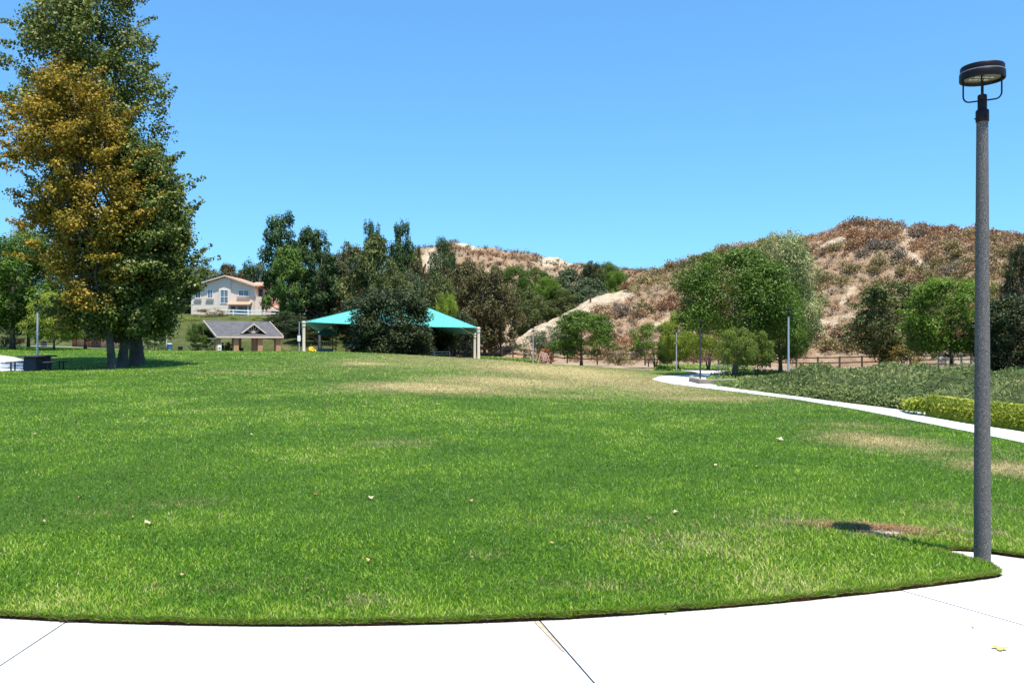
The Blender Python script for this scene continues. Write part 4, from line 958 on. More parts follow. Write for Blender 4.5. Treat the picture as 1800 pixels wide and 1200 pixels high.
# overhanging fringe along the cut edge
el_ = edge_near[3:]+notch[1:-3]; ed = np.array(dense(el_, lambda a: .01)); ed = ed[:len(ed)-int(math.dist(el_[-1], el_[0])/.01)]; ed = ed[(np.abs(ed[:, 0]) < 5)]; k = rng.integers(0, len(ed), 60000); n = len(k)
jit_ = rng.normal(size=(n, 2))*.012; u_r = rng.random(n); b = np.stack([ed[k, 0]+jit_[:, 0], ed[k, 1]+.006-u_r*.012, LAWN_Z+.005-.021*u_r**1.4], 1)
gate = vnoise(ed[k, 0]*7, ed[k, 1]*7, 12); hh = rng.uniform(.010, .04, n)*(.55+.9*gate); b[:, 2] += (gate < .45)*.008; a = rng.uniform(0, 6.28, n); w_ = np.stack([np.cos(a)*.0025, np.sin(a)*.0025, np.zeros(n)], 1)
tip = b+np.stack([rng.normal(size=n)*.018, -rng.random(n)*.020+.004, hh*rng.uniform(-.15, 1, n)*(1-.5*u_r)], 1)
V = np.stack([b-w_, b+w_, tip], 1).reshape(-1, 3); Vs.append(V); Fs.append(np.arange(n*3).reshape(-1, 3)+off); off += len(V); Ts.append(rng.random(n)*.8); Ds_.append((rng.random(n) < .22).astype(float))
V = np.vstack(Vs); me = np_mesh("grass", V, np.vstack(Fs), 3, np.concatenate(Ts))
a = me.attributes.new("dryb", 'FLOAT', 'FACE'); a.data.foreach_set("value", np.concatenate(Ds_).astype(np.float32))
o = bpy.data.objects.new("grass", me); link(o); setmat(o, blade_mat); tag(o, "short mown green grass of the park lawn", "grass", kind='stuff')
# ------------------------------------------------------------------ street lamps
pole_mat, t, p = nodes("aggregate_concrete_pole"); co = objco(t)
v = N(t, "ShaderNodeTexVoronoi"); v.inputs["Scale"].default_value = 210; t.links.new(co, v.inputs["Vector"])
c = ramp(t, noise(t, 170, 3, .6, co), [(.30,(.018,.016,.016)),(.46,(.068,.064,.060)),(.58,(.125,.118,.11)),(.72,(.36,.33,.30))])
c = mix(t, .35, c, ramp(t, noise(t, 1.2, 4, .6, co), [(.3,(.8,.8,.8)),(.7,(1.1,1.1,1.1))]), 'MULTIPLY')
t.links.new(c, p.inputs["Base Color"]); p.inputs["Roughness"].default_value = .85; bump(t, p, v.outputs["Distance"], .6, .002)
highlight_metal = plain("highlight_metal", (.3,.28,.3), .3, .6, var=.05)
lens_glass = plain("lamp_lens", (.045,.042,.022), .25, var=.2)
led_mat = plain("led_bar", (.62,.66,.5), .4, var=.05)
def lamp(name, label, loc, pmat, seg=36, group=None, tri=False):
    r = thing(name, label, "street lamp", loc, 0, group)
    mb = MB(); mb.lathe([(.056,-.1),(.056,0),(.0545,.6),(.049,1.6),(.042,2.7),(.0385,3.205)], seg); mb.build("pole", pmat, r, smooth=True)
    mb = MB(); mb.lathe([(.041,3.195),(.044,3.2),(.044,3.275),(.040,3.283),(.031,3.285),(.031,3.388),(.026,3.394)], 24)
    for a in (.5, 2.6, 4.7): mb.tube([(.04*math.cos(a), .04*math.sin(a), 3.225), (.052*math.cos(a), .052*math.sin(a), 3.225)], .005, 6)
    mb.build("collar", black_metal, r, smooth=True)
    for k in range(4):
        a = k*math.pi/2-.55; pts = [(.028*math.cos(a), .028*math.sin(a), 3.352)]
        for s in range(7):
            b = s/6*math.pi/2; rr = .082+.040*math.sin(b); zz = 3.352+.045*(1-math.cos(b)); pts.append((rr*math.cos(a), rr*math.sin(a), zz))
        pts.append((.122*math.cos(a), .122*math.sin(a), 3.53)); mb = MB(); mb.tube(pts, .0058, 8); mb.build("yoke_rod", black_metal, r, smooth=True)
    HS = .87
    h = MB(); h.lathe([(r_*HS, z_) for r_, z_ in [(.150,3.520),(.163,3.498),(.169,3.498),(.1725,3.502),(.1725,3.548),(.170,3.552),(.167,3.5535)]], seg)
    hd = h.build("lamp_head", black_metal, r, smooth=True)
    MB().lathe([(r_*HS, z_) for r_, z_ in [(.1705,3.5525),(.1715,3.556),(.1705,3.5585)]], seg).build("groove_highlight", highlight_metal, hd, smooth=True)  # pale ring paints in the highlight along the head's groove
    MB().lathe([(r_*HS, z_) for r_, z_ in [(.164,3.556),(.166,3.562),(.166,3.594),(.162,3.600),(.05,3.612),(.001,3.614)]], seg).build("cap", black_metal, hd, smooth=True)
    MB().lathe([(.1302,3.514),(.1302,3.5195)], seg).build("lens", lens_glass, hd)
    if tri:
        for row, x0 in ((-.03, -.075), (.03, -.085)):
            for k in range(4):
                MB().box(x0+k*.037, x0+k*.037+.03, row-.006, row+.006, 3.510, 3.5137).build("led_bar", led_mat, hd)
    return r
main = lamp("street_lamp", "tall dark headed lamp post with speckled grey pole at the corner of the concrete walk", (3.425, 6.02, 0), pole_mat, 48, None, True)
grp = None
lz = lambda px, D: (xat(px, D), D, h1(xat(px, D), D))
L0 = lamp("street_lamp", "pale lamp post rising out of the groundcover bank beside the big green tree", (xat(1386, 40), 40, zat(672, 40)), silver, 16)
far_l = [(1231,50,668,"shaded dark lamp post at the bend of the path, under the tree crown",dark_metal),  # dark metal replaces the silver pole, painting in the crown's shade
 (1189,70,650,"slim lamp post at the lawn's edge in front of the yellow green tree",silver),
 (937,85,637,"farthest lamp post in the middle, left of the looped play climber",silver),
 (66,48,631,"lamp post behind the concrete picnic table at the left",silver),
 (526,86,619,"lamp post with a small white sign left of the teal canopy",silver)]
for a, D, b, lb, mt in far_l:
    c = copy_tree(L0); c.location = (xat(a, D), D, zat(b, D)); c['label'] = lb
    for ch in c.children:
        if ch.name.startswith("pole"): ch.material_slots[0].link = 'OBJECT'; ch.material_slots[0].material = mt
sgn = MB().box(-.16, .16, -.03, .0, 1.15, 1.75).build("sign", white_paint); sgn.location = (xat(526, 86), 85.93, zat(619, 86)); tag(sgn, "small white sign fixed to the lamp post left of the canopy", "sign")

# ------------------------------------------------------------------ fallen leaves, valve cover, thatch
leafA = plain("fallen_leaf_tan", (.40,.26,.13), .8, var=.25, scale=20); leafB = plain("fallen_leaf_pale", (.52,.45,.27), .8, var=.15, scale=20); leafC = plain("fallen_leaf_brown", (.26,.12,.05), .8, var=.3, scale=20); leafY = plain("fallen_leaf_yellow", (.55,.45,.10), .8, var=.15, scale=20)
def leaf_mesh(seed):
    r_ = random.Random(seed); out = []; n = 22
    for i in range(n):
        a = 2*math.pi*i/n; lobes = abs(math.cos(a*2.5))**.8; out.append(((.22+.30*lobes)*math.cos(a)*r_.uniform(.85,1.1), (.22+.30*lobes)*math.sin(a)*r_.uniform(.85,1.1), .10+.16*r_.random()+.12*math.cos(a*2+seed)))
    mb = MB(); mb.add([(0, 0, .06)]+out, [(0, 1+i, 1+(i+1) % n) for i in range(n)]); mb.tube([(0,0,.06),(-.35,.05,.03),(-.6,.02,.06)], .015, 4)
    me = bpy.data.meshes.new("dry_leaf"); me.from_pydata(mb.v, [], mb.f); return me
lms = [leaf_mesh(s) for s in range(5)]
fl = [(263,932,18,leafB,"largest pale fallen leaf on the lawn at the left"),(231,920,9,leafA,"small tan leaf just above left of the large pale leaf"),(76,929,10,leafA,"tan fallen leaf nearest the left edge of the lawn"),
 (140,885,8,leafC,"small brown leaf high up on the left lawn"),(322,1023,11,leafA,"tan leaf below right of the large pale leaf"),(272,1042,8,leafC,"brown leaf near the lawn edge at the left"),(227,1002,7,leafC,"small brown leaf between the tan leaves at the left"),
 (441,770,8,leafB,"pale leaf on the mid lawn left of centre"),(650,1000,14,leafA,"orange tan leaf on the lawn below centre"),(652,884,11,leafB,"pale leaf on the lawn left of centre"),(555,877,8,leafC,"brown leaf beside the pale leaf left of centre"),
 (969,967,9,leafA,"tan leaf on the lawn right of centre"),(1188,911,11,leafB,"pale leaf of the pair on the right lawn"),(1141,921,10,leafA,"tan leaf of the pair on the right lawn"),(828,890,9,leafA,"thin tan leaf on the central lawn"),
 (1370,779,14,leafB,"flat pale leaf on the right lawn toward the path"),(1258,825,7,leafB,"tiny pale leaf on the right lawn"),(1331,827,7,leafA,"tiny tan leaf on the right lawn"),(770,714,8,leafA,"small leaf on the lawn above centre"),(60,768,9,leafA,"small leaf on the far left lawn"),(540,1050,7,leafC,"small brown leaf by the lawn edge left of centre"),
 (1285,989,7,leafC,"small brown leaf on the yellowish grass near the path corner"),(1013,871,6,leafA,"tiny tan leaf on the upper central lawn"),(830,993,6,leafB,"tiny pale leaf low on the central lawn")]
for i, (a, b, wp, mt, lb) in enumerate(fl):
    x, D = hit(a, b); s = wp/F*D*.95; o = bpy.data.objects.new("fallen_leaf", lms[i % 5]); link(o); o.location = (x, D, h1(x, D)+LAWN_Z+.022); o.scale = (s, s, s); o.rotation_euler = (random.uniform(-.25,.25), random.uniform(-.2,.2), i*1.3); setmat(o, mt); tag(o, lb, "leaf", "fallen leaves on the lawn")
for i, (a, b, wp, mt, lb) in enumerate([(1758,1140,26,leafY,"yellow leaf lying on the concrete at the lower right"),(118,1091,26,leafA,"dry leaf curled against the lawn edge on the left"),(213,1093,12,leafC,"small brown leaf on the concrete edge at the left"),(1710,1103,6,leafC,"brown crumb of leaf on the concrete by the joint"),(1170,1079,7,leafC,"small brown leaf on the concrete below the lawn edge")]):
    D = 1.6*F/(b-600); x = (a-900)/F*D; s = wp/F*D; o = bpy.data.objects.new("fallen_leaf", lms[(i+2) % 5]); link(o); o.location = (x, D, .002); o.scale = (s, s, s*.6); o.rotation_euler = (0, 0, i*2.3+.4); setmat(o, mt); tag(o, lb, "leaf", "fallen leaves on the concrete")
r = thing("valve_cover", "pale concrete valve cover half buried in brown thatch on the lawn", "valve cover", (3.09, 6.83, LAWN_Z-.005), .2)
MB().box(-.13, .13, -.08, .08, -.05, .010).build("lid", plain("weathered_lid", (.34,.32,.28), .9, var=.25, scale=15), r, bevel=.006); MB().box(-.15, .15, -.10, .10, -.06, .004).build("frame", plain("grey_concrete", (.3,.29,.27), .9, var=.2, scale=20), r)
rng = np.random.default_rng(12); n = 4200; q = rng.normal(size=(n, 2))*np.array([.24, .07])+np.array([3.0, 6.95]); q[:, 1] += (q[:, 0]-3.06)*-.25
ext = rng.random((500, 2)); e2 = np.stack([3.1+ext[:, 0]*.55, 6.86-ext[:, 0]*.48+ext[:, 1]*.04], 1); q = np.vstack([q, e2]); n = len(q)
d = rng.normal(size=(n, 3))*np.array([1, 1, .25]); d /= np.linalg.norm(d, axis=1, keepdims=True); b = np.stack([q[:, 0], q[:, 1], LAWN_Z+rng.random(n)*.03], 1); L = rng.uniform(.02,.07,(n,1)); w_ = np.cross(d, [0, 0, 1.])*.0022
V = np.stack([b-w_, b+w_, b+d*L], 1).reshape(-1, 3); o = bpy.data.objects.new("dry_thatch", np_mesh("dry_thatch", V, np.arange(n*3).reshape(-1, 3), 3, rng.random(n))); link(o)
setmat(o, leafmat("dry_thatch", [(0,(.12,.06,.03)),(.5,(.32,.18,.09)),(1,(.52,.36,.2))], .2, .9, .05)); tag(o, "brown dry thatch around the valve cover", "thatch", kind='stuff')
# joint filler strip between the slabs
j3 = J[3]; mb = MB(); ys = np.linspace(j3[1]-.0, j3[1]-.45, 8)
mb.add([(jx(j3, y)-(.020-.0022*i), y, .0035) for i, y in enumerate(ys)]+[(jx(j3, y)+(.014-.0012*i), y, .0035) for i, y in enumerate(ys)], [(i, i+8, i+9, i+1) for i in range(7)])
o = mb.build("joint_filler", plain("joint_filler_tan", (.40,.32,.22), 1, var=.3, scale=40)); tag(o, "tan filler strip in the joint between two slabs", "joint filler")

# ------------------------------------------------------------------ picnic tables, bench, bins
def picnic(label, loc, rz, s=1, m=None, ped=True):
    r = thing("picnic_table", label, "picnic table", loc, rz); r.scale = (s, s, s); m = m or dark_plastic
    MB().box(-.46, .46, -.9, .9, .66, .73).build("table_top", m, r, bevel=.012)
    if ped:
        MB().box(-.27, .27, -.7, -.35, -.02, .655).build("pedestal", m, r, bevel=.02); MB().box(-.27, .27, .35, .7, -.02, .655).build("pedestal", m, r, bevel=.02)
    else:
        for y in (-.6, .6):
            for sx in (-1, 1): mb = MB(); mb.tube([(sx*.42, y, 0), (sx*.1, y, .64)], .03, 6); mb.build("leg", m, r)
    for sx in (-1, 1):
        b = MB().box(sx*.82-.15, sx*.82+.15, -.9, .9, .40, .45).build("bench_seat", m, r, bevel=.01)
        for y in (-.55, .55):
            for xx in (-.09, .09): MB().box(sx*.82+xx-.025, sx*.82+xx+.025, y-.025, y+.025, -.02, .398).build("leg", m, b)
    return r
conc_dark = plain("dark_table_paint", (.035,.035,.055), .7, var=.2)
x0, D0_ = xat(66, 38.6), 38.6
picnic("dark concrete picnic table seen end on beside the path at the left", (x0, D0_, zat(652, 38.6)+.0), .05, 1, conc_dark)
picnic("picnic table in the shade behind the bend of the path", (xat(1284, 63), 63, h1(xat(1284, 63), 63)+.02), .4, 1, plain("shaded_grey_table", (.12,.13,.13), .7), False)
picnic("dark picnic table under the many stemmed tree at the fence", (xat(1150, 80), 80, h1(xat(1150, 80), 80)), 1.4, .95, conc_dark, False)
def bench(label, loc, rz):
    r = thing("park_bench", label, "bench", loc, rz); w_ = plain("bench_red_brown", (.16,.05,.035), .7)
    for k in range(4): MB().box(-.9, .9, -.22+k*.11, -.13+k*.11, .42, .45).build("seat_slat", w_, r)
    for k in range(4): MB().box(-.9, .9, .24+k*.02, .27+k*.02, .52+k*.12, .62+k*.12).build("backrest_slat", w_, r)
    for x in (-.6, .6): mb = MB(); mb.tube([(x, -.2, 0), (x, -.1, .4)], .025, 6); mb.tube([(x, .25, 0), (x, .22, .4), (x, .33, .98)], .025, 6); mb.bar((x,-.2,.4),(x,.24,.4),.04); mb.build("leg", dark_metal, r)
    return r
bench("red brown park bench with raked back on the path at the far left", (xat(24, 83), 83, zat(612.5, 83)), .15)
def bin_(label, px, D, ytop, ybot, m, r0=.28, name="litter_bin", lid=None):
    h = (ybot-ytop)/F*D; r = thing(name, label, "bin", (xat(px, D), D, zat(ybot, D)))
    MB().lathe([(r0*.88,-.03),(r0*.92,.02),(r0,h*.78),(r0*1.02,h*.8)], 16).build("barrel", m, r, smooth=True); MB().lathe([(r0*1.06,h*.8),(r0*1.06,h*.86),(r0*.7,h*.97),(.01,h)], 16).build("lid", lid or m, r, smooth=True)
blue = plain("blue_plastic", (.05,.2,.42), .5, var=.1)
bin_("dark litter bin on the path behind the left lamp post", 77, 88, 599, 609.5, dark_plastic, .32)
bin_("blue recycling bin left of the grey roofed shelter", 298, 88, 603, 613.5, blue, .27, lid=plain("pale_blue_lid", (.3,.5,.6), .5))
bin_("low black bin between the blue bin and the shelter", 317, 88, 608, 615, dark_plastic, .24)
bin_("black bin in front of the shelter's second column", 409, 86.5, 610.5, 618, dark_plastic, .22)
bin_("wide black barbecue under the shelter", 423, 88, 611, 618, dark_plastic, .3, "barbecue_grill")
mb = MB(); mb.tube([(0,0,-.1),(0,0,1.7)], .035, 6); o = mb.build("marker_post", white_paint); o.location = (xat(293, 92), 92, zat(613, 92)); tag(o, "thin white post behind the blue bin", "post")

# ------------------------------------------------------------------ picnic shelter with the dormer
shingle = plain("grey_shingle", (.082,.078,.082), .9, var=.3, scale=2.2, bmp=.3); fascia = plain("cream_fascia", (.62,.5,.40), .8, var=.1); beam = plain("brown_beam", (.10,.06,.04), .9, var=.2)
def slope_roof(r, L, W, ze, zr, m, ov=.35, thick=.14, name="roof"):
    """gable roof, ridge along local x"""
    rf = MB()
    for s in (-1, 1):
        a, b = (-ov, L+ov); w2 = W/2; k = (zr-ze)/w2; yo = w2+ov; zo = ze-k*ov
        rf.add([(a, s*yo, zo), (b, s*yo, zo), (b, 0, zr), (a, 0, zr), (a, s*yo, zo-thick), (b, s*yo, zo-thick), (b, 0, zr-thick), (a, 0, zr-thick)],
               [(0,1,2,3),(7,6,5,4),(0,4,5,1),(1,5,6,2),(3,2,6,7),(0,3,7,4)])
    o = rf.build(name, m, r)
    return o
FL = Vector((-30.06, 84, 0)); Ld = Vector((5.5, 4.9, 0)).normalized(); ang = math.atan2(Ld.y, Ld.x); Wd = Vector((-Ld.y, Ld.x, 0)); W = 6.6; L = 7.3
zb = -.35; org = FL+Wd*(W/2)
sh = thing("picnic_shelter", "open picnic shelter with grey gabled roof and a fan window dormer", "shelter", (org.x, org.y, zb), ang)
ze, zr = 2.16-zb, 3.78-zb
rf = slope_roof(sh, L, W, ze, zr, shingle, .0, .12)
for s in (-1, 1): mb = MB(); mb.box(-.02, L+.02, s*(W/2+.03)-.03, s*(W/2+.03)+.03, ze-.2, ze-.02); mb.build("fascia_board", fascia, sh)
for xx in (-.03, L+.03):
    for s in (-1, 1): mb = MB(); mb.bar((xx, s*(W/2+.05), ze-.1), (xx, 0, zr-.06), .05, .2); mb.build("barge_board", fascia, sh)
    mb = MB(); mb.add([(xx*.985, -W/2+.3, ze-.06), (xx*.985, W/2-.3, ze-.06), (xx*.985, 0, zr-.2)], [(0,1,2)]); 
    mb = MB(); mb.box(xx-.04, xx+.04, -W/2, W/2, ze-.32, ze-.2); mb.bar((xx,0,ze-.2),(xx,0,zr-.2),.1); mb.build("gable_truss", fascia, sh)
for fr, s in ((.04,-1),(.30,-1),(.66,-1),(.94,-1),(.04,1),(.36,1),(.68,1),(.94,1)):
    c = MB().box(fr*L-.27, fr*L+.27, s*(W/2-.45)-.27, s*(W/2-.45)+.27, 0, ze-.2).build("column", brickm, sh, bevel=.02); MB().box(fr*L-.31, fr*L+.31, s*(W/2-.45)-.31, s*(W/2-.45)+.31, -.02, .9).build("plinth", brickm, c)
for s in (-1, 1): MB().box(0, L, s*(W/2-.45)-.1, s*(W/2-.45)+.1, ze-.2, ze+.02).build("beam", beam, sh)
MB().box(-.5, L+.5, -W/2-.3, W/2+.3, -.1, .0).build("floor_slab", concrete, sh)
# dormer on the front slope (local -y is the front)
dz, dx = ze+.28, L*.57; dw, dh = 2.3, .95; yf = -W/2+.45
dm = MB()
for s in (-1, 1):
    a = [(dx, yf-.12, dz+dh+.1), (dx+s*(dw/2+.25), yf-.12, dz+.02), (dx+s*(dw/2+.25), yf+1.3, dz+.02), (dx, yf+2.3, dz+dh+.1)]; dm.add(a+[(x, y, z-.08) for x, y, z in a], [(0,1,2,3),(7,6,5,4),(0,4,5,1),(1,5,6,2),(2,6,7,3),(3,7,4,0)])
do = dm.build("dormer_roof", shingle, sh)
MB().box(dx-dw/2, dx+dw/2, yf, yf+.1, dz-.12, dz+.02).build("dormer_sill", beam, do)
mb = MB(); mb.add([(dx-dw/2, yf+.25, dz), (dx+dw/2, yf+.25, dz), (dx, yf+.25, dz+dh)], [(0,1,2)]); mb.build("dormer_back", plain("dark_void", (.02,.015,.012), 1), do)
for k in range(1, 8):
    a = math.pi*k/8; ln = .80 if k == 4 else .74*min(1, 1.15/abs(math.cos(a))*.62+.1); tipx = math.cos(a)*ln*1.15; tipz = min(math.sin(a)*ln*1.0+.04, (1-abs(tipx)/(dw/2))*dh+.02)
    mb = MB(); mb.bar((dx, yf+.03, dz+.03), (dx+tipx, yf+.03, dz+max(.03, tipz)), .05, .05); mb.build("fan_slat", fascia, do)
for s in (-1, 1): mb = MB(); mb.bar((dx+s*(dw/2+.2), yf-.14, dz+.0), (dx, yf-.14, dz+dh+.04), .05, .12); mb.build("dormer_trim", fascia, do)
po = MB().box(-.2, .2, -.03, 0, 0, .55).build("poster", white_paint); MB().box(-.11, .11, -.034, -.0305, .12, .26).build("printed_block", dark_plastic, po)
cpos = org+Ld*(.04*L)-Wd*(W/2-.45)-Wd*.32; po.location = (cpos.x+.1, cpos.y-.02, zb+1.05); po.rotation_euler = (0, 0, ang); tag(po, "white poster on the shelter's front left column", "poster")

# ------------------------------------------------------------------ brick building half hidden behind the sycamores
bb = thing("park_building", "small tan brick building with white eaves behind the sycamore trunks", "building", (xat(128, 93), 93, .85), .12)
tanb = plain("tan_brick", (.46,.30,.17), .9, var=.15, scale=8); redb = plain("red_brick_pier", (.33,.11,.06), .9, var=.2, scale=8)
Wb = 5.6; MB().box(.4, Wb, .2, 4, 0, 2.2).build("wall", tanb, bb)
MB().box(.0, .38, -.2, .2, 0, 2.25).build("pier", redb, bb); MB().box(1.35, 1.7, -.1, .19, 0, 2.25).build("pier", redb, bb); MB().box(.5, 1.3, .12, .197, .95, 1.02).build("brick_course", tanb, bb)
MB().box(1.9, 2.9, .14, .197, 0, 2.0).build("door", plain("brown_door", (.12,.06,.04), .7), bb); MB().box(3.4, 4.6, .14, .197, .9, 1.7).build("window", darkglass, bb)
rr = slope_roof(bb, Wb, 5.2, 2.3, 3.0, plain("brown_roof", (.13,.09,.075), .9, var=.2), .45, .1); rr.location = (0, 2.0, 0)
mb = MB(); mb.box(-.5, Wb+.5, -1.12, -1.07, 2.02, 2.2); mb.build("fascia", white_paint, bb)

# ------------------------------------------------------------------ cream house on the bank
Hs = 150; sx_ = Hs/F; zh = zat(557, Hs)
hx = lambda px: (px-397)*sx_
hz = lambda py: (557-py)*sx_
hs_ = thing("house", "two storey cream house with a low gable and orange tiled roof on the bank", "house", (xat(397, Hs), Hs, zh))
zl = hz(503.5); zp = hz(486)
mb = MB(); fr = [(hx(340), 0), (hx(446), 0)]
prof = [(hx(336), -.3), (hx(446), -.3), (hx(446), hz(504)), (hx(397), hz(487)), (hx(336), hz(505.5))]
mb.add([(x, 0, z) for x, z in prof]+[(x, 9, z) for x, z in prof], [(0,1,2,3,4),(9,8,7,6,5),(0,5,6,1),(1,6,7,2),(2,7,8,3),(3,8,9,4),(4,9,5,0)]); wall = mb.build("wall", stucco, hs_)
# shallow projecting bay in the middle
MB().add([(x, y, z) for y in (-.14, -.004) for x, z in ((hx(385), -.3), (hx(406), -.3), (hx(406), hz(489.6)), (hx(397), hz(487.4)), (hx(385), hz(490.8)))], [(0,1,2,3,4),(9,8,7,6,5),(0,5,6,1),(1,6,7,2),(2,7,8,3),(3,8,9,4),(4,9,5,0)]).build("bay", stucco, hs_)
mb = MB()
for (xa, za), (xb, zb_) in (((hx(331), hz(503.7)), (hx(397), hz(483.7))), ((hx(397), hz(483.7)), (hx(450), hz(502)))):
    mb.add([(xa, -.6, za), (xb, -.6, zb_), (xb, 9.4, zb_), (xa, 9.4, za), (xa, -.6, za-.22), (xb, -.6, zb_-.22), (xb, 9.4, zb_-.22), (xa, 9.4, za-.22)], [(0,1,2,3),(7,6,5,4),(0,4,5,1),(1,5,6,2),(2,6,7,3),(3,7,4,0)])
rf = mb.build("roof", tilem, hs_)
for (xa, za), (xb, zb_) in (((hx(331), hz(504.6)), (hx(396.9), hz(484.7))), ((hx(397.1), hz(484.7)), (hx(450), hz(503)))):
    MB().add([(xa, -.66, za), (xb, -.66, zb_), (xb, -.602, zb_), (xa, -.602, za), (xa, -.66, za-.16), (xb, -.66, zb_-.16), (xb, -.602, zb_-.16), (xa, -.602, za-.16)], [(3,2,1,0),(4,5,6,7),(1,5,4,0),(2,6,5,1),(3,7,6,2),(0,4,7,3)]).build("barge_board", plain("cream_trim", (.6,.5,.42), .8), hs_)
def window(x0, x1, y0, y1, yy=-.03, mull=1, trans=0, gl=glassm, sill=True, par=hs_):
    a, b, c_, d_ = hx(x0), hx(x1), hz(y1), hz(y0); wf = MB(); t_ = .10
    wf.box(a-t_, b+t_, yy-.05, yy, d_, d_+t_); wf.box(a-t_, b+t_, yy-.05, yy, c_-t_, c_)
    wf.box(a-t_, a, yy-.05, yy, c_+.001, d_-.001); wf.box(b, b+t_, yy-.05, yy, c_+.001, d_-.001)
    if mull: m_ = (a+b)/2; wf.box(m_-.035, m_+.035, yy-.045, yy, c_+.001, d_-.001)
    if trans: m_ = c_+(d_-c_)*trans; wf.box(a+.001, b-.001, yy-.047, yy, m_-.04, m_+.04)
    w_ = wf.build("window", white_paint, par); MB().box(a, b, yy-.012, yy-.002, c_, d_).build("pane", gl, w_)
    if sill: MB().box(a-.3, b+.3, yy-.22, yy-.06, c_-.34, c_-.12).build("sill", plain("tan_sill", (.40,.30,.23), .9), w_)
window(344.5,352,509,523.5,gl=darkglass); window(365.5,373.5,509.5,523.5); window(388.5,401,510,532.5,-.17,1,.48,sill=False); window(419.5,437,510.5,520)
window(404,414.5,538,548,-.03,0,gl=plain("teal_dark_glass", (.02,.09,.12), .1),sill=False); window(417.5,441,538.5,549,-.03,1,gl=darkglass,sill=False)
MB().lathe([(.46,0),(.46,.05),(.36,.06),(.36,.02),(.01,.02)], 20).build("round_vent", stucco, hs_).matrix_local = Matrix.Translation((hx(396), -.14, hz(492)))@Matrix.Rotation(math.radians(90), 4, 'X')
a0, a1 = hx(403), hx(443.5)
aw = MB().add([(a0, -1.5, hz(535.2)), (a1, -1.5, hz(535.2)), (a1, -.003, hz(530)), (a0, -.003, hz(530)), (a0, -1.5, hz(536.6)), (a1, -1.5, hz(536.6)), (a1, -.003, hz(532)), (a0, -.003, hz(532))], [(0,1,2,3),(7,6,5,4),(0,4,5,1),(1,5,6,2),(2,6,7,3),(3,7,4,0)]).build("patio_roof", tilem, hs_)
MB().box(a0+.3, a0+.5, -1.3, -1.1, -.3, hz(536.7)).build("patio_post", stucco, hs_); MB().box(a1-.5, a1-.3, -1.3, -1.1, -.3, hz(536.7)).build("patio_post", stucco, hs_)
# wing with balcony
MB().box(hx(446)+.003, hx(457), .9, 1.1, -.3, hz(521)).build("balcony_wall", stucco, hs_)
MB().box(hx(446)+.003, hx(470), 2.6, 8.8, -.3, hz(503.5)).build("wing_wall", salmon, hs_)
MB().box(hx(447.5), hx(455), 2.52, 2.597, hz(520), hz(506)).build("balcony_door", darkglass, hs_)
MB().box(hx(446)+.003, hx(458), .905, 2.59, hz(522.5), hz(521.6)).build("balcony_floor", stucco, hs_)
w0 = MB(); xa, xb = hx(424), hx(473); w0.add([(xa, 1.9, hz(500)), (xb, 1.9, hz(500)), (xb, 9, hz(489.5)), (xa, 9, hz(489.5)), (xa, 1.9, hz(502)), (xb, 1.9, hz(502)), (xb, 9, hz(491.5)), (xa, 9, hz(491.5))], [(0,1,2,3),(7,6,5,4),(0,4,5,1),(1,5,6,2),(2,6,7,3),(3,7,4,0)]); w0.build("wing_roof", tilem, hs_)
# second house behind the pines
h2 = thing("house", "salmon house glimpsed between the pines and the teal canopy", "house", (xat(560, 152), 152, zat(562, 152)))
k = 152/F; g2 = lambda px: (px-560)*k; v2_ = lambda py: (562-py)*k
MB().box(g2(480), g2(585), 0, 8, -1, v2_(545)).build("wall", salmon, h2); MB().box(g2(592), g2(632), -1, 8, -1, v2_(505)).build("tower_wall", salmon, h2)
slo = MB().add([(g2(476), -.8, v2_(544)), (g2(590), -.8, v2_(544)), (g2(590), 5, v2_(532)), (g2(476), 5, v2_(532)), (g2(476), -.8, v2_(546)), (g2(590), -.8, v2_(546)), (g2(590), 5, v2_(534)), (g2(476), 5, v2_(534))], [(0,1,2,3),(7,6,5,4),(0,4,5,1),(1,5,6,2),(2,6,7,3),(3,7,4,0)]).build("roof", tilem, h2)
MB().add([(g2(588), -1.6, v2_(504)), (g2(636), -1.6, v2_(504)), (g2(636), 4, v2_(492)), (g2(588), 4, v2_(492)), (g2(588), -1.6, v2_(506)), (g2(636), -1.6, v2_(506)), (g2(636), 4, v2_(494)), (g2(588), 4, v2_(494))], [(0,1,2,3),(7,6,5,4),(0,4,5,1),(1,5,6,2),(2,6,7,3),(3,7,4,0)]).build("tower_roof", tilem, h2)
for a, b, c_, d_, yy in ((600,605,530,538,-1.0),(614,620,530,538,-1.0),(505,512,548,556,0),(530,540,548,557,0)):
    w_ = MB().box(g2(a)-.1, g2(b)+.1, yy-.07, yy-.003, v2_(d_)-.1, v2_(c_)+.1).build("window", white_paint, h2); MB().box(g2(a), g2(b), yy-.09, yy-.072, v2_(d_), v2_(c_)).build("pane", darkglass, w_)

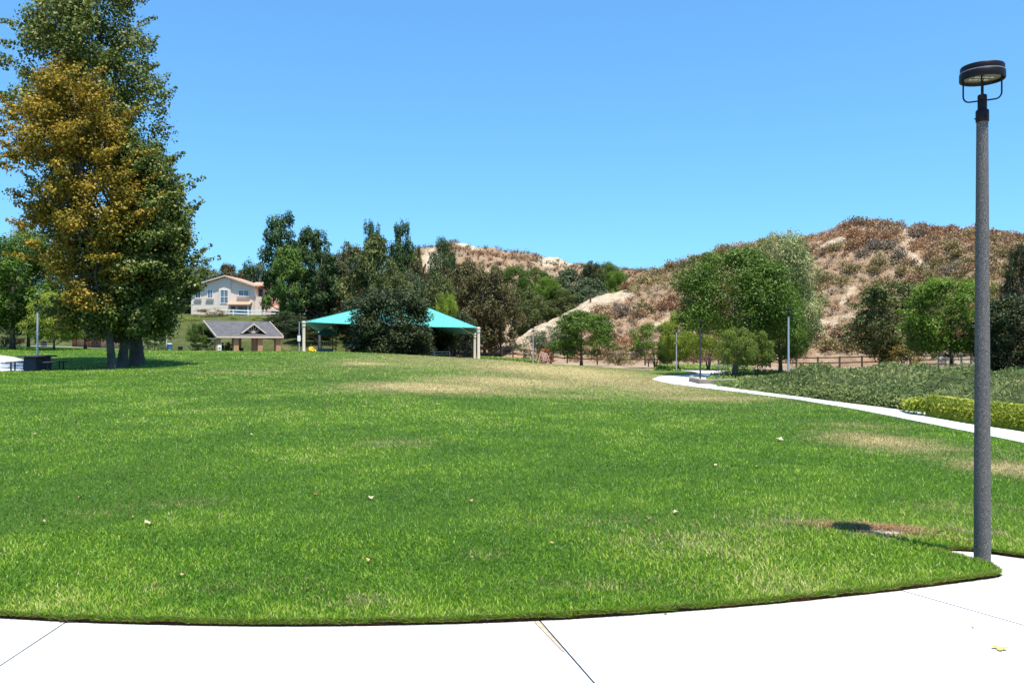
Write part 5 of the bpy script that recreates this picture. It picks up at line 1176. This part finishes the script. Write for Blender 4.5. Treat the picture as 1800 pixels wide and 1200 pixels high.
# ------------------------------------------------------------------ fences
def fence(name, label, pts, spacing, hgt, rails, m, pw=.12, rw=(.05, .12), base=None):
    P0 = Vector((pts[0][0], pts[0][1], 0)); r = thing(name, label, "fence", P0); L_ = []; tot = 0
    seg = [(Vector((a[0], a[1], 0)), Vector((b[0], b[1], 0))) for a, b in zip(pts, pts[1:])]
    for a, b in seg:
        k = max(1, round((b-a).length/spacing)); L_ += [a.lerp(b, i/k) for i in range(k)]
    L_.append(seg[-1][1]); pm = None; tops = []
    for q in L_:
        z = hfull(q.x, q.y) if base is None else base; tops.append(Vector((q.x, q.y, z)))
        if pm is None: o = MB().box(-pw/2, pw/2, -pw/2, pw/2, -.25, hgt).build("post", m, r); pm = o.data
        else: o = bpy.data.objects.new("post", pm); link(o, r); setmat(o, m)
        o.location = Vector((q.x, q.y, z))-P0
    for a, b in zip(tops, tops[1:]):
        for h in rails:
            mb = MB(); mb.bar(a-P0+Vector((0,-.02,h)), b-P0+Vector((0,-.02,h+random.uniform(-.02,.02))), *rw); mb.build("rail", m, r)
W_ = lambda px, D: (xat(px, D), D)
fence("rail_fence", "long brown wooden post and rail fence along the foot of the hill", [W_(700,113),W_(865,110),W_(921,104),W_(972,100),W_(1050,95),W_(1134,92),W_(1263,91),W_(1400,90),W_(1476,89),W_(1555,88)], 2.75, 1.25, (.55, 1.12), brown_wood, .16, (.06, .13))
fence("rail_fence", "weathered grey green post and rail fence right of the rusty shrub", [W_(1600,79),W_(1650,76),W_(1690,68),W_(1745,62)], 2.4, 1.25, (.35, .75, 1.12), green_wood, .13, (.05, .10))
fence("white_fence", "white two rail fence along the top of the bank by the cream house", [W_(383,143),W_(600,143)], 2.55, 1.02, (.35, .88), white_paint, .16, (.05, .2))
# low retaining wall
rw = thing("retaining_wall", "low brown block retaining wall behind the tall lamp post", "wall", (xat(1690, 56), 56, h1(xat(1690, 56), 56)))
blk = MB().box(0, .59, -.15, .15, -.3, .42).build("block", plain("brown_block", (.27,.17,.12), .95, var=.25, scale=4), rw, bevel=.01); bmsh = blk.data; z00 = rw.location.z
for i in range(1, 14):
    o = bpy.data.objects.new("block", bmsh); link(o, rw); setmat(o, blk.material_slots[0].material); o.location = (i*.6, -i*.12, 0)
MB().box(-.02, 8.4, -.2, .2, .42, .46).build("coping", concrete, rw).rotation_euler = (0, 0, -math.atan2(.12, .6))

# ------------------------------------------------------------------ playground shade canopy
cz = h1(xat(690, 88), 88)
cn = thing("shade_canopy", "teal fabric shade canopy on cream posts over the playground", "canopy", (xat(690, 90), 90, 0)); O = Vector(cn.location)
c_fl = Vector((xat(534,85), 85, 3.62)); c_fr = Vector((xat(841,88), 88, 3.06)); c_bl = Vector((xat(562,101), 101, 2.75)); c_br = Vector((xat(834,101), 101, 2.55))
r_l = Vector((xat(642,93), 93, zat(540,93))); r_r = Vector((xat(744,94), 94, zat(537.5,94)))
def panel(corners, sag=.14, n=12):
    """a fabric panel between 4 corners, hanging slightly inwards at its free edge"""
    a, b, c_, d_ = corners; vs = []; fs = []
    for i in range(n+1):
        for j in range(n+1):
            u, v_ = i/n, j/n; q = (a.lerp(b, u)).lerp(d_.lerp(c_, u), v_); q = q.copy(); q.z -= sag*4*u*(1-u)*(1-.0*v_)*math.sin(math.pi*min(1, v_*1.0+.0))*1.0+.10*4*u*(1-u)*(1-v_)
            vs.append(q-O)
    for i in range(n):
        for j in range(n): s = n+1; fs.append((i*s+j, (i+1)*s+j, (i+1)*s+j+1, i*s+j+1))
    return vs, fs
for nm, cs in (("fabric_panel", (c_fl, c_fr, r_r, r_l)), ("fabric_panel", (c_br, c_bl, r_l, r_r)), ("fabric_panel", (c_bl, c_fl, r_l, r_l)), ("fabric_panel", (c_fr, c_br, r_r, r_r))):
    vs_, fs_ = panel(cs); mb = MB(); mb.add(vs_, fs_); o = mb.build(nm, teal, cn, smooth=True); s_ = o.modifiers.new("thick", 'SOLIDIFY'); s_.thickness = .012
for cpt in (c_fl, c_fr, c_bl, c_br):
    zb_ = h1(cpt.x, min(cpt.y, 96))-.3; q = cpt-O
    mb = MB(); mb.lathe([(.17,0),(.165,.05),(.16,cpt.z-zb_-.35)], 14, (q.x, q.y, zb_)); po_ = mb.build("post", cream_paint, cn, smooth=True)
    mb = MB(); mb.lathe([(.21,-.45),(.21,-.30),(.17,-.29),(.17,-.12),(.22,-.11),(.22,.0),(.12,.06)], 14, tuple(q)); mb.build("post_cap", cream_paint, po_, smooth=True)
for a, b in ((c_fl, r_l), (c_bl, r_l), (c_fr, r_r), (c_br, r_r), (r_l, r_r)):
    mb = MB(); mb.tube([a-O-Vector((0,0,.16)), b-O-Vector((0,0,.12))], .09, 8); mb.build("rafter", cream_paint, cn)
for D_1, pxc in ((93, 686),):
    mb = MB(); mb.lathe([(.16,0),(.16,5.1)], 12, (xat(pxc,D_1)-O.x, D_1-O.y, 0)); mb.build("post", cream_paint, cn, smooth=True)

# ------------------------------------------------------------------ playground
def at(px, D, z): return Vector((xat(px, D), D, z))
pt = thing("play_tower", "small play tower with dark green hipped roof under the canopy's left side", "play tower", (xat(575, 91), 91, -.2)); 
MB().add([(-1.1,-1.1,2.5),(1.1,-1.1,2.5),(1.1,1.1,2.5),(-1.1,1.1,2.5),(-.25,-.25,3.2),(.25,-.25,3.2),(.25,.25,3.2),(-.25,.25,3.2)], [(3,2,1,0),(4,5,6,7),(0,1,5,4),(1,2,6,5),(2,3,7,6),(3,0,4,7)]).build("roof", dark_green_roof, pt)
for x in (-.8, .8):
    for y in (-.8, .8): mb = MB(); mb.tube([(x,y,-.1),(x,y,2.5)], .06, 8); mb.build("post", dark_metal, pt)
MB().box(-.8, .8, -.8, .8, .95, 1.02).build("deck", dark_green_roof, pt)
for k in range(7): MB().box(-.7+k*.22, -.66+k*.22, -.82, -.79, 1.04, 1.75).build("baluster", tan_plastic, pt)
MB().box(-.78, .78, -.84, -.78, .55, .94).build("side_panel", plain("blue_green_panel", (.02,.12,.16), .5), pt)
ps_ = thing("play_slide", "tan slide sloping down to the left under the canopy", "slide", at(627, 88, 0)); dx_ = (650-627)/F*88
MB().add([(0,-.3,.15),(dx_,-.3,1.0),(dx_,.3,1.0),(0,.3,.15),(0,-.3,.08),(dx_,-.3,.93),(dx_,.3,.93),(0,.3,.08)], [(0,1,2,3),(7,6,5,4),(0,4,5,1),(1,5,6,2),(2,6,7,3),(3,7,4,0)]).build("chute", tan_plastic, ps_)
for y in (-.33, .33): mb = MB(); mb.bar((0,y,.2),(dx_,y,1.08),.06,.2); mb.build("side_rail", tan_plastic, ps_)
for y in (-.28, .28): mb = MB(); mb.tube([(dx_-.05,y,-.3),(dx_-.05,y,.98)], .04, 6); mb.build("leg", dark_metal, ps_)
pw = thing("activity_board", "grey framed climbing window panel beside the slide", "activity board", at(657, 90, 0))
for x in (-.5, 0, .5): MB().box(x-.03, x+.03, -.03, .03, -.3 if abs(x) > .1 else .75, 1.5).build("upright", plain("grey_frame", (.3,.32,.34), .6), pw)
for z in (.75, 1.5): MB().box(-.47, .47, -.025, .025, z-.03, z+.03).build("cross_bar", plain("grey_frame", (.3,.32,.34), .6), pw)
wl = thing("play_wall", "brown panelled play house wall beside the window panel", "play wall", at(676, 91, 0)); MB().box(-.75, .75, -.05, .05, .45, 1.45).build("panel", plain("brown_panel", (.16,.08,.05), .8), wl); 
for x in (-.8, .8): MB().box(x-.05, x+.05, -.05, .05, -.3, 1.55).build("post", dark_metal, wl)
mbp = thing("monkey_bars", "black posts and bars of the climbing frame by the canopy's right post", "climbing frame", at(812, 90, -.4))
for a, h in ((782,1.15),(789,1.5),(796,1.25),(808,2.0),(820,2.15),(831,1.6)):
    x = (a-812)/F*90; mb = MB(); mb.tube([(x,0,0),(x,0,h)], .055, 8); mb.build("post", dark_metal, mbp)
for a, b, h in ((782,796,1.1),(782,831,.28),(808,820,.95)): mb = MB(); mb.tube([((a-812)/F*90,0,h),((b-812)/F*90,0,h)], .03, 6); mb.build("bar", dark_metal, mbp)
lf = thing("low_fence", "low cream fence at the back of the playground under the canopy", "fence", at(737, 93, h1(xat(737,93),93)))
for x in (0, 1.75, 3.4): MB().box(x-.07, x+.07, -.07, .07, -.2, .75).build("post", cream_paint, lf)
for z in (.35, .62): MB().box(.0, 3.4, -.11, -.072, z-.05, z+.05).build("rail", cream_paint, lf)
curb = thing("play_curb", "grey curb edging the playground surface", "curb", at(700, 86, h1(xat(700,86),86)))
for i in range(10): MB().box(-6+i*1.2, -6+i*1.2+1.18, -.12, .12, -.3, .12-.045*i*.4).build("kerb_stone", plain("dark_curb", (.14,.14,.15), .9), curb)
cl_ = thing("loop_climber", "pale pink looped arch climber in front of the rail fence", "play climber", at(959, 86.5, zat(637.5, 86.5))); pinkm = plain("pale_pink_paint", (.68,.47,.38), .5, var=.06)
for k in range(4):
    y = k*.22; x0 = k*.20-.75; pts = [(x0+.30*(1-math.cos(a))+.12*math.sin(a*2), y, (1.18-.06*k)*math.sin(a)**.8) for a in np.linspace(.0, math.pi*.98, 12)]; mb = MB(); mb.tube(pts, .035, 8); mb.build("arch", pinkm, cl_, smooth=True)
for z in (.35, .7): mb = MB(); mb.tube([(-.42,0,z),(-.3,.84,z)], .03, 6); mb.tube([(.3,0,z),(.45,.84,z)], .03, 6); mb.build("rung", pinkm, cl_)
tr = thing("toy_rider", "spring rider with pale seat in the canopy's shade", "spring rider", at(708, 89, -.1)); mb = MB(); mb.tube([(.15*math.cos(a), .15*math.sin(a), a*.02) for a in np.linspace(0, 25, 60)], .02, 5); mb.build("spring", dark_metal, tr)
MB().add([(-.45,-.1,.5),(.45,-.1,.6),(.45,.1,.6),(-.45,.1,.5),(-.3,-.05,.95),(.25,-.05,.8),(.25,.05,.8),(-.3,.05,.95)], [(3,2,1,0),(4,5,6,7),(0,1,5,4),(1,2,6,5),(2,3,7,6),(3,0,4,7)]).build("seat", tan_plastic, tr)

# ------------------------------------------------------------------ hill details
o = MB(); o.tube([(0,0,-.3),(0,0,1.9)], .035, 6); o = o.build("mast", dark_metal)
x, D, z = Hr(np.array([1386.]), np.array([.99])); o.location = (float(x[0]), float(D[0]), float(z[0])+.3); tag(o, "thin dark mast on the crest of the hill above the big tree", "mast")
for a, tt_, lb in ((999,.55,"left one of two stubby dark posts on the bare ridge"),(1038,.80,"right one of two stubby dark posts on the bare ridge")):
    x, D, z = Hr(np.array([float(a)]), np.array([tt_])); o = MB().box(-.13, .13, -.13, .13, -.3, 1.3).build("trail_post", brown_wood, bevel=.02); o.location = (float(x[0]), float(D[0]), float(z[0])); tag(o, lb, "post")
# planter curb and box by the path
pcb = thing("planter_curb", "low stone curb round the shaded planting at the path's bend", "curb", (xat(1250, 47), 47, 0)); cm_ = plain("weathered_stone", (.24,.20,.15), .9, var=.3, scale=5, bmp=.3)
cp = [hit(1216,667), hit(1216,672), hit(1235,676.5), hit(1262,677), hit(1292,675)]
for i, (a, b) in enumerate(zip(cp, cp[1:])):
    za, zb_ = h1(*a), h1(*b); A_ = Vector((a[0], a[1], za+.12))-Vector(pcb.location); B_ = Vector((b[0], b[1], zb_+.12))-Vector(pcb.location)
    mb = MB(); mb.bar(A_, A_+(B_-A_)*.985, .25, .26); mb.build("stone", cm_, pcb, bevel=.03)
pb = thing("lamp_footing", "dark box footing under the pale lamp post in the groundcover", "footing", (xat(1381, 39.8), 39.8, zat(672, 39.8)-.35)); MB().box(-.28, .28, -.25, .25, -.4, .32).build("box", dark_plastic, pb, bevel=.02); MB().box(-.3, .3, -.27, .27, .322, .38).build("rim", dark_metal, pb)

# ------------------------------------------------------------------ people (small in the distance)
skin = plain("skin", (.45,.26,.18), .7, var=.05); hairm = plain("dark_hair", (.02,.014,.01), .8)
def person(label, loc, rz, shirt, trousers, sit=False, h=1.7, head_tilt=0):
    r = thing("person", label, "person", loc, rz); k = h/1.7
    if not sit:
        J_ = {'pel':(0,0,.92),'wai':(0,0,1.08),'che':(0,.01,1.30),'nec':(0,.0,1.47),'hd':(0,-.02,1.60),'top':(0,-.01,1.68),'sl':(-.17,0,1.40),'sr':(.17,0,1.40),'el':(-.22,-.02,1.12),'er':(.22,-.02,1.12),'wl':(-.20,-.16,.92),'wr':(.22,-.10,.88),'fl':(-.19,-.22,.86),'fr':(.21,-.15,.80),
          'hl':(-.09,0,.88),'hr':(.09,0,.88),'kl':(-.10,-.03,.50),'kr':(.10,-.01,.50),'al':(-.10,.02,.09),'ar':(.11,.03,.09),'tl':(-.11,-.15,.04),'tr':(.13,-.14,.04)}
    else:
        J_ = {'pel':(0,0,.14),'wai':(0,.02,.30),'che':(0,.04,.50),'nec':(0,.02,.67),'hd':(0,0,.80),'top':(0,.01,.88),'sl':(-.17,.03,.60),'sr':(.17,.03,.60),'el':(-.24,-.06,.38),'er':(.24,-.06,.38),'wl':(-.16,-.26,.34),'wr':(.16,-.26,.34),'fl':(-.12,-.33,.33),'fr':(.12,-.33,.33),
          'hl':(-.09,-.03,.13),'hr':(.09,-.03,.13),'kl':(-.16,-.40,.38),'kr':(.16,-.40,.38),'al':(-.12,-.66,.08),'ar':(.12,-.66,.08),'tl':(-.12,-.82,.06),'tr':(.13,-.82,.06)}
    Rr = {'pel':.135,'wai':.115,'che':.14,'nec':.055,'hd':.10,'top':.07,'sl':.065,'sr':.065,'el':.045,'er':.045,'wl':.032,'wr':.032,'fl':.035,'fr':.035,'hl':.095,'hr':.095,'kl':.062,'kr':.062,'al':.04,'ar':.04,'tl':.035,'tr':.035}
    E = [('pel','wai'),('wai','che'),('che','nec'),('nec','hd'),('hd','top'),('che','sl'),('che','sr'),('sl','el'),('el','wl'),('wl','fl'),('sr','er'),('er','wr'),('wr','fr'),('pel','hl'),('pel','hr'),('hl','kl'),('kl','al'),('al','tl'),('hr','kr'),('kr','ar'),('ar','tr')]
    ks = list(J_); me = bpy.data.meshes.new("body"); me.from_pydata([tuple(c*k for c in J_[q]) for q in ks], [(ks.index(a), ks.index(b)) for a, b in E], [])
    o = bpy.data.objects.new("body", me); link(o, r)
    md = o.modifiers.new("skin", 'SKIN'); md.use_smooth_shade = True; me.skin_vertices.new() if not me.skin_vertices else None
    for i, q in enumerate(ks): me.skin_vertices[0].data[i].radius = (Rr[q]*k, Rr[q]*k*.8); me.skin_vertices[0].data[i].use_root = (q == 'pel')
    o.modifiers.new("sub", 'SUBSURF').levels = 1
    m, t, p = nodes("clothes"); gz = N(t, "ShaderNodeSeparateXYZ"); t.links.new(objco(t), gz.inputs[0])
    dv = N(t, "ShaderNodeMath", operation='DIVIDE'); t.links.new(gz.outputs[2], dv.inputs[0]); dv.inputs[1].default_value = (1.0 if sit else 1.75)*k
    s_ = (.22, .68, .70) if sit else (.53, .83, .86)
    cr = N(t, "ShaderNodeValToRGB"); cr.color_ramp.interpolation = 'CONSTANT'; e = cr.color_ramp.elements
    e[0].position = 0; e[0].color = (*trousers, 1); e[1].position = s_[0]; e[1].color = (*shirt, 1); x_ = e.new(s_[1]); x_.color = (.45,.26,.18,1)
    t.links.new(dv.outputs[0], cr.inputs[0]); t.links.new(cr.outputs[0], p.inputs["Base Color"]); p.inputs["Roughness"].default_value = .9; me.materials.append(m)
    hc = J_['hd']; mb = MB(); mb.lathe([(.06,-.05),(.112,-.02),(.118,.03),(.09,.09),(.04,.115),(.005,.12)], 12, (hc[0]*k, hc[1]*k+.025, hc[2]*k)); mb.build("hair", hairm, r, smooth=True)
    return r
pz = -.3
person("person in black top standing leftmost under the shelter's roof", (xat(386, 87), 87, pz), .6, (.015,.015,.02), (.02,.02,.03))
person("person in a dark brown shirt standing in the middle of the shelter group", (xat(391.5, 87.6), 87.6, pz), -.8, (.10,.03,.02), (.02,.02,.03), h=1.76)
person("person in pale clothes standing in the shelter group", (xat(396.5, 86.8), 86.8, pz), 2.2, (.6,.42,.38), (.6,.55,.5), h=1.55)
person("person in black standing rightmost of the shelter group by the column", (xat(401, 87.4), 87.4, pz), 1.2, (.015,.015,.02), (.015,.015,.02), h=1.8)
person("person in a bright yellow shirt sitting against the canopy's left post", (xat(547, 84.2), 84.2, zat(622, 84.2)), .8, (.8,.55,.02), (.3,.22,.05), sit=True, h=1.9)
bag = thing("bag", "dark rounded bag on the ground beside the person in yellow", "bag", (xat(556, 84.2), 84.2, zat(620, 84.2))); MB().lathe([(.20,0),(.27,.08),(.25,.24),(.12,.33),(.01,.34)], 14).build("body", dark_plastic, bag, smooth=True); mb = MB(); mb.tube([(-.12,0,.3),(-.08,0,.42),(.08,0,.42),(.12,0,.3)], .015, 6); mb.build("strap", dark_metal, bag)
